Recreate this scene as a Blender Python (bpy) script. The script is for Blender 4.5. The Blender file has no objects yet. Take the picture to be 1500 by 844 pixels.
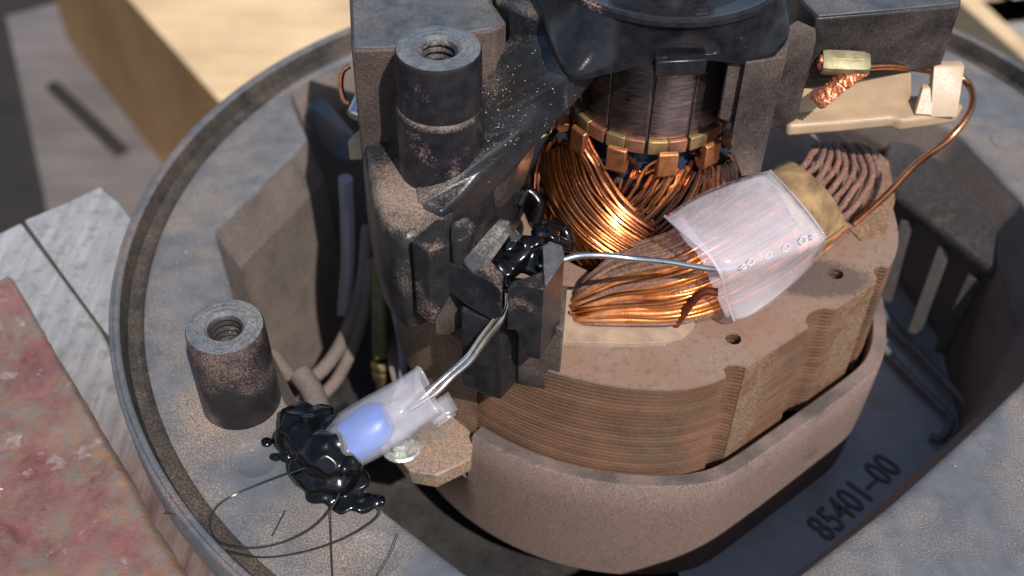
import bpy, bmesh, math, random
from mathutils import Vector, Matrix, noise
from mathutils.geometry import tessellate_polygon
random.seed(7)
sc = bpy.context.scene
COL = sc.collection
sc.unit_settings.system = 'METRIC'
sc.unit_settings.scale_length = 0.01          # one unit is one centimetre

# ------------------------------------------------------------------ camera
FPX, TH, ROLL, DIST = 1600.0, math.radians(44), math.radians(1.5), 21.0
FW = Vector((0, math.cos(TH), -math.sin(TH)))
_r = Vector((1, 0, 0)); _u = _r.cross(FW)
RT = _r*math.cos(ROLL) + _u*math.sin(ROLL)
UP = _u*math.cos(ROLL) - _r*math.sin(ROLL)
CO = -FW*DIST
cam = bpy.data.cameras.new('camera'); camo = bpy.data.objects.new('camera', cam); COL.objects.link(camo)
M = Matrix((RT, UP, -FW)).transposed().to_4x4(); M.translation = CO
camo.matrix_world = M
cam.sensor_width = 36; cam.lens = 36*FPX/1500
cam.clip_start = 0.5; cam.clip_end = 3000
cam.dof.use_dof = True; cam.dof.focus_distance = 18.9; cam.dof.aperture_fstop = 0.165
sc.camera = camo

# ------------------------------------------------------------------ sky, sun, exposure
SUN = Vector((0.27, -0.56, 0.78)).normalized()      # towards the sun
w = bpy.data.worlds.new('World'); sc.world = w; w.use_nodes = True
nt = w.node_tree; bg = nt.nodes['Background']
sky = nt.nodes.new('ShaderNodeTexSky'); sky.sky_type = 'NISHITA'; sky.sun_disc = False
sky.sun_elevation = math.asin(SUN.z); sky.sun_rotation = math.atan2(SUN.x, SUN.y)
nt.links.new(sky.outputs[0], bg.inputs[0]); bg.inputs[1].default_value = 0.135
sl = bpy.data.lights.new('sun', 'SUN'); sl.energy = 4.8; sl.angle = math.radians(0.6); sl.color = (1, .965, .92)
so = bpy.data.objects.new('sun', sl); COL.objects.link(so)
so.rotation_euler = (-SUN).to_track_quat('-Z', 'Y').to_euler(); so.location = SUN*60
vs = sc.view_settings; vs.view_transform = 'Standard'; vs.look = 'None'; vs.exposure = 0.17; vs.gamma = 1
vs.use_curve_mapping = False
sc.render.engine = 'CYCLES'
sc.cycles.max_bounces = 6; sc.cycles.transparent_max_bounces = 12
sc.cycles.use_denoising = True

# ------------------------------------------------------------------ measuring helpers
def P(x, y, z):
    """point of the place at height z seen at photo position x, y"""
    d = FW + RT*((x-750)/FPX) - UP*((y-422)/FPX)
    return CO + d*((z-CO.z)/d.z)
def PV(l): return [P(*q) for q in l]

# ------------------------------------------------------------------ object helpers
def tag(o, label, cat, group=None, kind=None):
    o['label'] = label; o['category'] = cat
    if group: o['group'] = group
    if kind: o['kind'] = kind
    return o
def thing(name, loc, label, cat, group=None):
    o = bpy.data.objects.new(name, None); COL.objects.link(o); o.location = loc
    o.empty_display_size = .2
    return tag(o, label, cat, group)
def setparent(o, p):
    if p is None: return o
    o.parent = p
    if p.type == 'EMPTY': o.matrix_parent_inverse = Matrix.Translation(-Vector(p.location))
    return o
def mesh(name, vs_, fs, mat, parent=None, smooth=True, sharp=35):
    me = bpy.data.meshes.new(name)
    me.from_pydata([tuple(v) for v in vs_], [], fs); me.validate()
    bm = bmesh.new(); bm.from_mesh(me); bmesh.ops.recalc_face_normals(bm, faces=bm.faces); bm.to_mesh(me); bm.free()
    if smooth:
        for p in me.polygons: p.use_smooth = True
        try: me.set_sharp_from_angle(angle=math.radians(sharp))
        except Exception: pass
    if mat: me.materials.append(mat)
    o = bpy.data.objects.new(name, me); COL.objects.link(o)
    return setparent(o, parent)
def bevel(o, wd, seg=2):
    m = o.modifiers.new('bevel', 'BEVEL'); m.width = wd; m.segments = seg; m.limit_method = 'ANGLE'
    m.angle_limit = math.radians(32); m.use_clamp_overlap = True
    return o
def prism(name, top, zb, mat, parent=None, bev=.04, seg=2, inset=0):
    """top: list of points; zb: bottom height, or a list, or ('d', depth)"""
    n = len(top); c = sum(top, Vector())/n
    bot = []
    for i, p in enumerate(top):
        z = p.z-zb[1] if isinstance(zb, tuple) else (zb[i] if isinstance(zb, list) else zb)
        q = p + (c-p)*inset; bot.append(Vector((q.x, q.y, z)))
    tr = tessellate_polygon([[Vector((p.x, p.y, 0)) for p in top]])
    fs = [tuple(t) for t in tr] + [tuple(n+i for i in t) for t in tr]
    fs += [(i, (i+1) % n, n+(i+1) % n, n+i) for i in range(n)]
    o = mesh(name, list(top)+bot, fs, mat, parent)
    if bev: bevel(o, bev, seg)
    return o
def hull(name, pts, mat, parent=None, bev=.04, seg=2):
    bm = bmesh.new()
    for p in pts: bm.verts.new(p)
    r = bmesh.ops.convex_hull(bm, input=bm.verts)
    bmesh.ops.delete(bm, geom=[v for v in bm.verts if not v.link_faces], context='VERTS')
    bmesh.ops.dissolve_limit(bm, angle_limit=.03, verts=bm.verts, edges=bm.edges)
    bm.verts.index_update()
    vv = [v.co.copy() for v in bm.verts]; ff = [[v.index for v in f.verts] for f in bm.faces]; bm.free()
    o = mesh(name, vv, ff, mat, parent)
    if bev: bevel(o, bev, seg)
    return o
def cr(pts, n=6):
    """Catmull-Rom through the points"""
    out = []
    q = [pts[0]*2-pts[1]] + list(pts) + [pts[-1]*2-pts[-2]]
    for i in range(1, len(q)-2):
        a, b, c, d = q[i-1:i+3]
        for k in range(n):
            t = k/n
            out.append(.5*((2*b)+(c-a)*t+(2*a-5*b+4*c-d)*t*t+(3*b-a-3*c+d)*t**3))
    out.append(pts[-1].copy()); return out
def tube_data(pts, r, n=8, cap=True):
    m = len(pts); V = []; F = []
    t = (pts[1]-pts[0]).normalized()
    nrm = t.orthogonal().normalized()
    for i, p in enumerate(pts):
        t2 = (pts[min(i+1, m-1)]-pts[max(i-1, 0)])
        t2 = t2.normalized() if t2.length > 1e-9 else t
        nrm = (nrm - t2*nrm.dot(t2)).normalized(); bn = t2.cross(nrm); t = t2
        rr = r[i] if isinstance(r, (list, tuple)) else (r(i/(m-1)) if callable(r) else r)
        for k in range(n):
            a = 2*math.pi*k/n
            V.append(p + nrm*math.cos(a)*rr + bn*math.sin(a)*rr)
    for i in range(m-1):
        for k in range(n):
            F.append((i*n+k, i*n+(k+1) % n, (i+1)*n+(k+1) % n, (i+1)*n+k))
    if cap: F.append(tuple(range(n))[::-1]); F.append(tuple((m-1)*n+k for k in range(n)))
    return V, F
def tube(name, pts, r, mat, parent=None, n=8, res=6, smooth_path=True):
    pp = cr(pts, res) if smooth_path and len(pts) > 2 else pts
    V, F = tube_data(pp, r, n)
    return mesh(name, V, F, mat, parent, sharp=50)
def lathe(name, prof, c, mat, parent=None, seg=48, sharp=35, axis=None):
    """prof: (radius, height) list; closed where radius is 0"""
    V = []; F = []; idx = []
    for (r, z) in prof:
        if r < 1e-6: idx.append([len(V)]*seg); V.append(Vector((0, 0, z)))
        else:
            idx.append(list(range(len(V), len(V)+seg)))
            for k in range(seg):
                a = 2*math.pi*k/seg; V.append(Vector((r*math.cos(a), r*math.sin(a), z)))
    for i in range(len(prof)-1):
        for k in range(seg):
            f = []
            for q in (idx[i][k], idx[i][(k+1) % seg], idx[i+1][(k+1) % seg], idx[i+1][k]):
                if q not in f: f.append(q)
            if len(f) > 2: F.append(f)
    R = Vector((0, 0, 1)).rotation_difference(axis) if axis is not None else None
    V = [(R @ v if R else v) + Vector(c) for v in V]
    return mesh(name, V, F, mat, parent, sharp=sharp)
def loft(name, rows, mat, parent=None, closed=False, sharp=35, thick=0):
    n = len(rows[0]); V = [p for r in rows for p in r]; F = []
    for i in range(len(rows)-1):
        for k in range(n if closed else n-1):
            F.append((i*n+k, i*n+(k+1) % n, (i+1)*n+(k+1) % n, (i+1)*n+k))
    o = mesh(name, V, F, mat, parent, sharp=sharp)
    if thick:
        m = o.modifiers.new('thickness', 'SOLIDIFY'); m.thickness = thick; m.offset = 0
    return o
def obox(name, c, ax, ay, az, mat, parent=None, bev=.03):
    """box with centre c and half axis vectors"""
    pts = [c+ax*i+ay*j+az*k for i in (-1, 1) for j in (-1, 1) for k in (-1, 1)]
    return hull(name, pts, mat, parent, bev)
def blob(name, balls, mat, parent=None, vox=.04, amp=.03, fr=4.0, it=3):
    """lumpy body grown from overlapping balls (centre, radius, squash)"""
    bm = bmesh.new()
    for c, r, s in balls:
        m = Matrix.Translation(c) @ Matrix.Diagonal((r*s[0], r*s[1], r*s[2], 1))
        bmesh.ops.create_icosphere(bm, subdivisions=3, radius=1, matrix=m)
    for v in bm.verts: v.co += Vector(noise.noise_vector(v.co*fr))*amp
    me = bpy.data.meshes.new(name); bm.to_mesh(me); bm.free()
    for p in me.polygons: p.use_smooth = True
    me.materials.append(mat)
    o = bpy.data.objects.new(name, me); COL.objects.link(o)
    rm = o.modifiers.new('remesh', 'REMESH'); rm.mode = 'VOXEL'; rm.voxel_size = vox; rm.use_smooth_shade = True
    sm = o.modifiers.new('smooth', 'SMOOTH'); sm.factor = .5; sm.iterations = it
    return setparent(o, parent)

# ------------------------------------------------------------------ materials
class NB:
    def __init__(s, name):
        s.m = bpy.data.materials.new(name); s.m.use_nodes = True; s.t = s.m.node_tree
        s.p = s.t.nodes['Principled BSDF']; s.out = s.t.nodes['Material Output']
        s.tc = s.t.nodes.new('ShaderNodeTexCoord')
    def link(s, a, b): s.t.links.new(a, b)
    def noise(s, scale, detail=4, rough=.6, vec=None, dist=0):
        n = s.t.nodes.new('ShaderNodeTexNoise'); n.inputs['Scale'].default_value = scale
        n.inputs['Detail'].default_value = detail; n.inputs['Roughness'].default_value = rough
        n.inputs['Distortion'].default_value = dist
        s.link(vec or s.tc.outputs['Object'], n.inputs['Vector']); return n.outputs['Fac']
    def stretch(s, sx, sy, sz, rot=(0, 0, 0)):
        m = s.t.nodes.new('ShaderNodeMapping'); m.inputs['Scale'].default_value = (sx, sy, sz)
        m.inputs['Rotation'].default_value = rot
        s.link(s.tc.outputs['Object'], m.inputs['Vector']); return m.outputs[0]
    def ramp(s, fac, stops):
        r = s.t.nodes.new('ShaderNodeValToRGB'); e = r.color_ramp.elements
        while len(e) < len(stops): e.new(.5)
        for q, (pos, c) in zip(e, stops):
            q.position = pos; q.color = (*c, 1) if isinstance(c, tuple) else (c, c, c, 1)
        s.link(fac, r.inputs[0]); return r.outputs[0]
    def mix(s, fac, a, b):
        n = s.t.nodes.new('ShaderNodeMix'); n.data_type = 'RGBA'
        for sock, v in ((n.inputs[0], fac), (n.inputs[6], a), (n.inputs[7], b)):
            if isinstance(v, (int, float)): sock.default_value = v
            elif isinstance(v, tuple): sock.default_value = (*v, 1)
            else: s.link(v, sock)
        return n.outputs[2]
    def math(s, op, a, b=None, c=None, clamp=False):
        n = s.t.nodes.new('ShaderNodeMath'); n.operation = op; n.use_clamp = clamp
        for i, v in enumerate((a, b, c)):
            if v is None: continue
            if isinstance(v, (int, float)): n.inputs[i].default_value = v
            else: s.link(v, n.inputs[i])
        return n.outputs[0]
    def nz(s):
        g = s.t.nodes.new('ShaderNodeNewGeometry'); x = s.t.nodes.new('ShaderNodeSeparateXYZ')
        s.link(g.outputs['Normal'], x.inputs[0]); return x.outputs[2]
    def bump(s, h, strength=.3, dist=.02):
        b = s.t.nodes.new('ShaderNodeBump'); b.inputs['Strength'].default_value = strength
        b.inputs['Distance'].default_value = dist
        s.link(h, b.inputs['Height']); s.link(b.outputs[0], s.p.inputs['Normal'])
    def set(s, **k):
        for a, v in k.items():
            i = s.p.inputs[a.replace('_', ' ')]
            if isinstance(v, tuple): i.default_value = (*v, 1) if len(i.default_value) == 4 else v
            elif isinstance(v, (int, float)): i.default_value = v
            else: s.link(v, i)
        return s
DUST = (.215, .142, .115)
def dusty(name, base, dust=DUST, amount=.5, up=.35, rough=.38, scale=1.3, soft=.42, spec=.22, grain=26, bump=.25, metal=0, base2=None, gw=1.2, spots=(), gc=.5):
    """a material with fine settled dust: patchy, grainy, thicker on faces that look up"""
    b = NB(name)
    big = b.noise(scale, 3, .62); fine = b.noise(grain, 2, .7); mid = b.noise(scale*5, 3, .6)
    f = b.math('MULTIPLY_ADD', big, 2.4, amount-.5-1.2-.18-gw/2)
    f = b.math('MULTIPLY_ADD', mid, .36, f)
    f = b.math('MULTIPLY_ADD', fine, gw, f)
    for (sx, sy, r0, r1, k) in spots:      # dust heaped at, or wiped from, a certain place
        v = b.t.nodes.new('ShaderNodeVectorMath'); v.operation = 'DISTANCE'; b.link(b.tc.outputs['Object'], v.inputs[0])
        v.inputs[1].default_value = (sx, sy, -1.2)
        mr = b.t.nodes.new('ShaderNodeMapRange'); mr.interpolation_type = 'SMOOTHSTEP'
        b.link(v.outputs['Value'], mr.inputs[0])
        for q, val in zip((1, 2, 3, 4), (r0, r1, k, 0)): mr.inputs[q].default_value = val
        f = b.math('ADD', f, mr.outputs[0])
    if up: f = b.math('MULTIPLY_ADD', b.nz(), up, f)
    f = b.math('MULTIPLY_ADD', f, 1/soft, .5, clamp=True)
    d2 = b.mix(b.ramp(fine, [(.38, 0.), (.66, 1.)]), tuple(c*(1-gc) for c in dust), tuple(min(1, c*(1+gc)) for c in dust))
    bs = b.mix(b.ramp(mid, [(.35, 0.), (.65, 1.)]), base, base2 or tuple(c*1.5+.004 for c in base))
    b.set(Base_Color=b.mix(f, bs, d2), Specular_IOR_Level=spec)
    b.link(b.math('MULTIPLY_ADD', f, .93-rough, rough), b.p.inputs['Roughness'])
    if metal: b.link(b.math('MULTIPLY_ADD', f, -metal, metal), b.p.inputs['Metallic'])
    b.bump(b.math('MULTIPLY_ADD', f, .5, fine), min(1, bump*1.8), .016)
    return b.m
def plain(name, col, rough=.5, metal=0, var=.25, scale=6, bump=.15, spec=.5, **k):
    b = NB(name); n = b.noise(scale, 5, .6); f = b.noise(scale*8, 3, .6)
    b.set(Base_Color=b.mix(b.ramp(n, [(.3, 0.), (.7, 1.)]), tuple(c*(1-var) for c in col), tuple(min(1, c*(1+var)) for c in col)),
          Metallic=metal, Specular_IOR_Level=spec, **k)
    b.link(b.math('MULTIPLY_ADD', f, .3, rough-.15, clamp=True), b.p.inputs['Roughness'])
    if bump: b.bump(f, bump, .01)
    return b.m
MT = {}
MT['black'] = dusty('black_plastic', (.012, .012, .014), amount=.42, up=.10, rough=.32, gc=.28, bump=.1)
MT['black_top'] = dusty('black_plastic_worn', (.04, .045, .052), dust=(.16, .135, .115), amount=.08, up=.0, rough=.42, grain=30, soft=1.4, scale=.6, gc=.28, bump=.1)
MT['black_clean'] = dusty('black_plastic_clean', (.010, .010, .012), amount=-.15, up=.08, rough=.22, gc=.28, bump=.1)
MT['black_dirty'] = dusty('black_plastic_dirty', (.016, .014, .014), amount=.24, up=.0, rough=.36, soft=1.1, scale=.5, gw=.7, dust=(.14, .098, .078), gc=.28, bump=.1)
MT['grey'] = dusty('grey_plastic', (.085, .09, .1), dust=(.25, .185, .135), amount=.08, up=.0, rough=.45, scale=.4, soft=1.2, base2=(.115, .12, .13), grain=30, gw=1.7, spots=((-4.9, -2.2, .6, 1.7, .6), (-5.9, -3.2, .3, 2.2, .2), (-3.0, -4.6, .3, 1.6, .25)))
MT['lip'] = dusty('rim_plastic', (.075, .082, .092), amount=.12, up=0, rough=.5, scale=.8, soft=.8, base2=(.1, .107, .115))
MT['lip_in'] = dusty('rim_inner_dirt', (.022, .02, .019), dust=(.085, .065, .05), amount=.42, up=0, rough=.6, scale=.8, soft=.8)
MT['well'] = dusty('well_plastic', (.07, .06, .055), dust=(.18, .132, .11), amount=.56, up=0, rough=.6, scale=.35, soft=1.2, gw=.6, gc=.3)
MT['floor'] = dusty('floor_plastic', (.24, .26, .28), base2=(.28, .295, .31), amount=.05, up=0, rough=.5, scale=.5, soft=.5)
MT['shroud'] = dusty('shroud_plastic', (.07, .055, .05), dust=(.205, .142, .12), amount=.98, up=-.55, rough=.6, scale=.45, soft=.5, grain=45)
MT['cream'] = plain('cream_nylon', (.36, .25, .155), .45, var=.12, scale=2.2, bump=.08, Subsurface_Weight=.15, Subsurface_Radius=(.1, .07, .04), Subsurface_Scale=.6)
MT['brass'] = plain('brass', (.55, .42, .2), .38, 1, var=.3, scale=7)
MT['steel'] = plain('steel', (.55, .54, .53), .3, 1, var=.2, scale=8)
MT['tinned'] = plain('tinned_wire', (.72, .7, .69), .2, 1, var=.15, scale=9, bump=.08)
MT['copper'] = plain('bare_copper', (.78, .3, .13), .3, 1, var=.25, scale=6, bump=.1)
MT['copper_lead'] = plain('lead_copper', (.66, .27, .13), .24, 1, var=.25, scale=5, bump=.1)
MT['enamel'] = plain('enamelled_copper', (.60, .2, .045), .2, .95, var=.3, scale=3, bump=.05, Coat_Weight=.6, Coat_Roughness=.08)
MT['enamel_deep0'] = plain('red_brown_enamel', (.16, .035, .018), .28, .6, var=.3, scale=4, bump=.05)
MT['enamel_dark'] = plain('dark_enamelled_copper', (.27, .085, .03), .24, .9, var=.4, scale=4, bump=.05, Coat_Weight=.6, Coat_Roughness=.1)
MT['strand_dust'] = dusty('dusty_strand', (.5, .2, .09), dust=(.2, .11, .08), amount=.86, up=.1, rough=.3, metal=.8, scale=2, grain=30, bump=.5)
MT['strand_dust2'] = dusty('dusty_end_turn', (.3, .12, .07), dust=(.19, .1, .075), amount=.95, up=.0, rough=.5, metal=.3, scale=2, grain=22, bump=.8)
MT['strand_half'] = dusty('half_dusty_strand', (.62, .22, .06), dust=(.2, .11, .08), amount=.22, up=.0, rough=.22, metal=.95, scale=.9, grain=40, bump=.15, gw=.5, soft=.8)
MT['comm'] = None
MT['rust'] = dusty('rusty_plate', (.13, .075, .045), dust=(.22, .13, .08), amount=.6, up=.0, rough=.7, scale=1.5, grain=25, bump=.6, soft=.4)
MT['black_side'] = dusty('black_plastic_dusted', (.016, .014, .014), dust=(.15, .102, .083), amount=.46, up=.0, rough=.4, scale=.25, soft=1.3, gw=.7, gc=.28, bump=.1)
MT['black_side2'] = dusty('black_plastic_streaked', (.014, .012, .012), dust=(.14, .1, .08), amount=.18, up=.0, rough=.34, scale=.4, soft=1.2, gw=.7, gc=.28, bump=.1)
MT['foot'] = dusty('foot_plastic', (.013, .012, .013), dust=(.21, .145, .11), amount=-.02, up=.5, rough=.26, scale=.5, soft=.6, gw=.9, gc=.28, bump=.1)
MT['arm'] = dusty('arm_plastic', (.013, .013, .015), dust=(.2, .15, .115), amount=-.1, up=.45, rough=.24, scale=.45, soft=.7, gw=1.1, gc=.28, bump=.1)
MT['hub'] = dusty('hub_plastic', (.008, .008, .010), dust=(.2, .16, .13), amount=-.3, up=.12, rough=.14, scale=.9, soft=.4, bump=.05, gc=.28)
MT['post_black'] = dusty('post_black_plastic', (.011, .010, .012), amount=-.12, up=.1, gw=.8, rough=.24, scale=.9, soft=.4, gc=.28, bump=.1)
MT['black_term'] = dusty('terminal_plastic', (.013, .012, .013), amount=-.05, up=.3, rough=.26, scale=.8, soft=.5, gw=.9, gc=.28, bump=.1)
MT['term_top'] = dusty('terminal_worn', (.055, .053, .055), dust=(.2, .165, .145), amount=.36, up=.0, rough=.36, scale=1.6, soft=.3, gc=.28, bump=.1)
MT['rust2'] = dusty('dusty_lug_edge', (.2, .16, .13), dust=(.26, .17, .115), amount=.6, up=0, rough=.5, soft=.4, metal=.4)
MT['glue'] = plain('hot_glue', (.5, .45, .42), .3, var=.2, scale=4)
MT['lamtop2'] = plain('insulator_board', (.30, .21, .145), .8, var=.25, scale=3, bump=.4)
MT['lamstrap'] = dusty('weld_strap_steel', (.2, .11, .062), dust=(.18, .115, .075), amount=.5, up=0, rough=.5, metal=.4, soft=.4, grain=22)
MT['crimp'] = plain('tarnished_brass', (.22, .185, .1), .5, .4, var=.3, scale=5, bump=.3)
MT['lead'] = plain('dull_tinned_wire', (.66, .58, .53), .24, .95, var=.3, scale=4, bump=.15)
MT['rubber'] = plain('olive_tube', (.12, .12, .045), .45, var=.25, scale=4)
MT['wire_grey'] = plain('grey_wire_skin', (.25, .26, .28), .4, var=.2, scale=4)
MT['bolt'] = dusty('galvanised_bolt', (.4, .42, .38), amount=.5, up=0, rough=.35, metal=.8)
MT['tar'] = plain('black_tar', (.003, .003, .0035), .18, var=.4, scale=5, bump=.03, spec=.3)
MT['hair'] = plain('tar_thread', (.02, .018, .018), .2, var=.3, scale=5, bump=0)
MT['crumb'] = plain('crumb', (.42, .32, .19), .9, var=.3, scale=14, bump=.4)
MT['tape'] = plain('amber_tape', (.26, .165, .08), .75, var=.5, scale=2.2, bump=.3, spec=.15)
MT['blue'] = plain('blue_core', (.0, .1, .42), .35, var=.2, scale=3)

def lam_mat():
    b = NB('lamination_steel'); ge = b.t.nodes.new('ShaderNodeNewGeometry'); pos = ge.outputs['Position']
    n = b.noise(.9, 4, .65, vec=pos); f = b.noise(16, 3, .7, vec=pos)
    oi = b.t.nodes.new('ShaderNodeObjectInfo')
    c = b.mix(b.ramp(n, [(.36, 0.), (.64, 1.)]), (.19, .108, .068), (.29, .15, .092))
    c = b.mix(b.ramp(f, [(.52, 0.), (.75, .6)]), c, (.3, .22, .165))
    gr = b.noise(.75, 3, .5, vec=pos, dist=.4)
    c = b.mix(b.ramp(gr, [(.6, 0.), (.72, .7)]), c, (.14, .13, .1))
    hv = b.t.nodes.new('ShaderNodeHueSaturation'); b.link(c, hv.inputs['Color'])
    b.link(b.math('MULTIPLY_ADD', oi.outputs['Random'], .3, .9), hv.inputs['Value'])
    b.set(Base_Color=hv.outputs[0], Metallic=.5)
    b.link(b.math('MULTIPLY_ADD', f, .3, .3), b.p.inputs['Roughness']); b.bump(f, .1, .006)
    return b.m
MT['lam'] = lam_mat()
def lamtop():
    b = NB('stator_top_dust'); big = b.noise(.7, 4, .6); fine = b.noise(30, 3, .75); md = b.noise(5.5, 4, .7)
    c = b.mix(b.ramp(fine, [(.3, 0.), (.7, 1.)]), (.15, .098, .07), (.29, .195, .145))
    c = b.mix(b.ramp(big, [(.42, 0.), (.62, 1.)]), c, (.215, .125, .082))
    sp = b.math('MULTIPLY', b.ramp(md, [(.52, 0.), (.64, 1.)]), b.ramp(fine, [(.42, 0.), (.56, 1.)]))
    c = b.mix(b.math('MULTIPLY', sp, .55), c, (.045, .038, .035))
    # darker patch round the right-hand screw hole
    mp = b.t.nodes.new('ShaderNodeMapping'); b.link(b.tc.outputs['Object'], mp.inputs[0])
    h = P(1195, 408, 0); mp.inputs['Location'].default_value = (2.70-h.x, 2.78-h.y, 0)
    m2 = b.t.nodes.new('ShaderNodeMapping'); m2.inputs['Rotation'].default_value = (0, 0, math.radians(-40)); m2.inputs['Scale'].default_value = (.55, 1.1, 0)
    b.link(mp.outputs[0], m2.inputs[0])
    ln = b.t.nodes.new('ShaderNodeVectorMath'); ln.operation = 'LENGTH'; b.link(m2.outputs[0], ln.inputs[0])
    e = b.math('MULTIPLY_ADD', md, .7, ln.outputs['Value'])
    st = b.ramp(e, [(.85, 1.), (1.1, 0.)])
    patch_tone = b.mix(b.ramp(fine, [(.45, 0.), (.7, 1.)]), (.05, .04, .035), (.12, .09, .075))
    c = b.mix(b.math('MULTIPLY', st, .8), c, patch_tone)
    b.set(Base_Color=c, Roughness=.8, Metallic=.1); b.bump(fine, .5, .012); return b.m
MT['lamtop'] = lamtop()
def comm_mat():
    b = NB('worn_commutator'); ln = b.noise(2.2, 5, .7, vec=b.stretch(1.2, 1.2, 34)); n = b.noise(2.5, 3, .6)
    c = b.mix(b.ramp(ln, [(.35, 0.), (.7, 1.)]), (.07, .05, .05), (.5, .41, .39))
    c = b.mix(b.ramp(n, [(.45, 0.), (.7, .6)]), c, (.15, .09, .075))
    b.set(Base_Color=c, Metallic=.95); b.link(b.math('MULTIPLY_ADD', ln, .3, .1), b.p.inputs['Roughness']); b.bump(ln, .3, .008)
    return b.m
MT['comm'] = comm_mat()
def clear_mat(name, col, alpha, rough=.16, tr=.5):
    b = NB(name); n = b.noise(.7, 2, .5); f = b.noise(22, 3, .6)
    b.t.nodes.remove(b.p)
    N = b.t.nodes.new
    di = N('ShaderNodeBsdfDiffuse'); di.inputs[0].default_value = (*col, 1)
    tl = N('ShaderNodeBsdfTranslucent'); tl.inputs[0].default_value = (*col, 1)
    m1 = N('ShaderNodeMixShader'); m1.inputs[0].default_value = tr; b.link(di.outputs[0], m1.inputs[1]); b.link(tl.outputs[0], m1.inputs[2])
    tp = N('ShaderNodeBsdfTransparent'); tp.inputs[0].default_value = (.96, .95, .97, 1)
    m2 = N('ShaderNodeMixShader'); b.link(b.math('MULTIPLY_ADD', n, .2, alpha-.1, clamp=True), m2.inputs[0])
    b.link(tp.outputs[0], m2.inputs[1]); b.link(m1.outputs[0], m2.inputs[2])
    gl = N('ShaderNodeBsdfGlossy'); gl.inputs['Roughness'].default_value = rough
    fr = N('ShaderNodeFresnel'); fr.inputs[0].default_value = 1.52
    bp = N('ShaderNodeBump'); bp.inputs['Strength'].default_value = .5; bp.inputs['Distance'].default_value = .1
    wv = b.noise(1.3, 2, .5); b.link(wv, bp.inputs['Height'])
    for q in (gl, fr, di): b.link(bp.outputs[0], q.inputs['Normal'])
    m3 = N('ShaderNodeMixShader'); gg = N('ShaderNodeNewGeometry'); b.link(b.math('MULTIPLY', fr.outputs[0], b.math('SUBTRACT', 1.0, gg.outputs['Backfacing'])), m3.inputs[0]); b.link(m2.outputs[0], m3.inputs[1]); b.link(gl.outputs[0], m3.inputs[2])
    b.link(m3.outputs[0], b.out.inputs[0]); return b.m
MT['clear'] = clear_mat('clear_sleeve', (1.0, .94, .98), .225, .07, .08)
MT['clear2'] = clear_mat('frosted_tube', (.92, .91, .93), .13, .16, .2)
MT['gloss_clear'] = plain('air_bubble', (.85, .83, .86), .08, var=.05, scale=4, bump=0, Transmission_Weight=.5)
MT['pvc'] = clear_mat('dirty_clear_tube', (.4, .38, .38), .6, .2)
def wood(name, a, c, rot=0, rough=.75):
    b = NB(name); v = b.stretch(.12, 1.4, 1.4, (0, 0, rot)); n = b.noise(1.0, 6, .6, vec=v, dist=.6); n2 = b.noise(.12, 4, .6)
    col = b.mix(b.ramp(n, [(.3, 0.), (.7, 1.)]), a, c); col = b.mix(b.ramp(n2, [(.4, 0.), (.7, .5)]), col, tuple(x*.55 for x in a))
    b.set(Base_Color=col, Roughness=rough); b.bump(n, .15, .05); return b.m
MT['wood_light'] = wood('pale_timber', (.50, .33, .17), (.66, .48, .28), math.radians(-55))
MT['wood_shaded'] = wood('shaded_timber', (.24, .115, .035), (.36, .19, .065), math.radians(-55))
MT['wood_grey'] = wood('weathered_board', (.095, .078, .072), (.15, .125, .116), math.radians(-60))
MT['dark_ground'] = plain('dark_boards', (.012, .008, .005), .9, var=.5, scale=.2, bump=.2)
def metal_jaw():
    b = NB('jaw_metal'); br = b.noise(2.0, 5, .65, vec=b.stretch(2.6, .3, 1, (0, 0, math.radians(-26)))); n = b.noise(.35, 4, .6); f = b.noise(3.5, 5, .65)
    c = b.mix(b.ramp(br, [(.3, 0.), (.7, 1.)]), (.36, .335, .305), (.56, .53, .49))
    c = b.mix(b.ramp(f, [(.5, 0.), (.66, .5)]), c, (.2, .165, .14))
    # the near end is browner with rust
    x = b.t.nodes.new('ShaderNodeSeparateXYZ'); b.link(b.tc.outputs['Object'], x.inputs[0])
    near = b.math('MULTIPLY_ADD', x.outputs[1], -.22, .15, clamp=True)
    near = b.math('MULTIPLY', near, b.ramp(n, [(.2, .6), (.6, 1.)]))
    c = b.mix(near, c, b.mix(b.ramp(br, [(.3, 0.), (.7, 1.)]), (.11, .055, .04), (.26, .16, .12)))
    b.set(Base_Color=c, Metallic=.5); b.link(b.math('MULTIPLY_ADD', br, .25, .22), b.p.inputs['Roughness'])
    b.bump(b.math('MULTIPLY_ADD', f, .8, br), .5, .02); return b.m
MT['jaw'] = metal_jaw()
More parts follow.
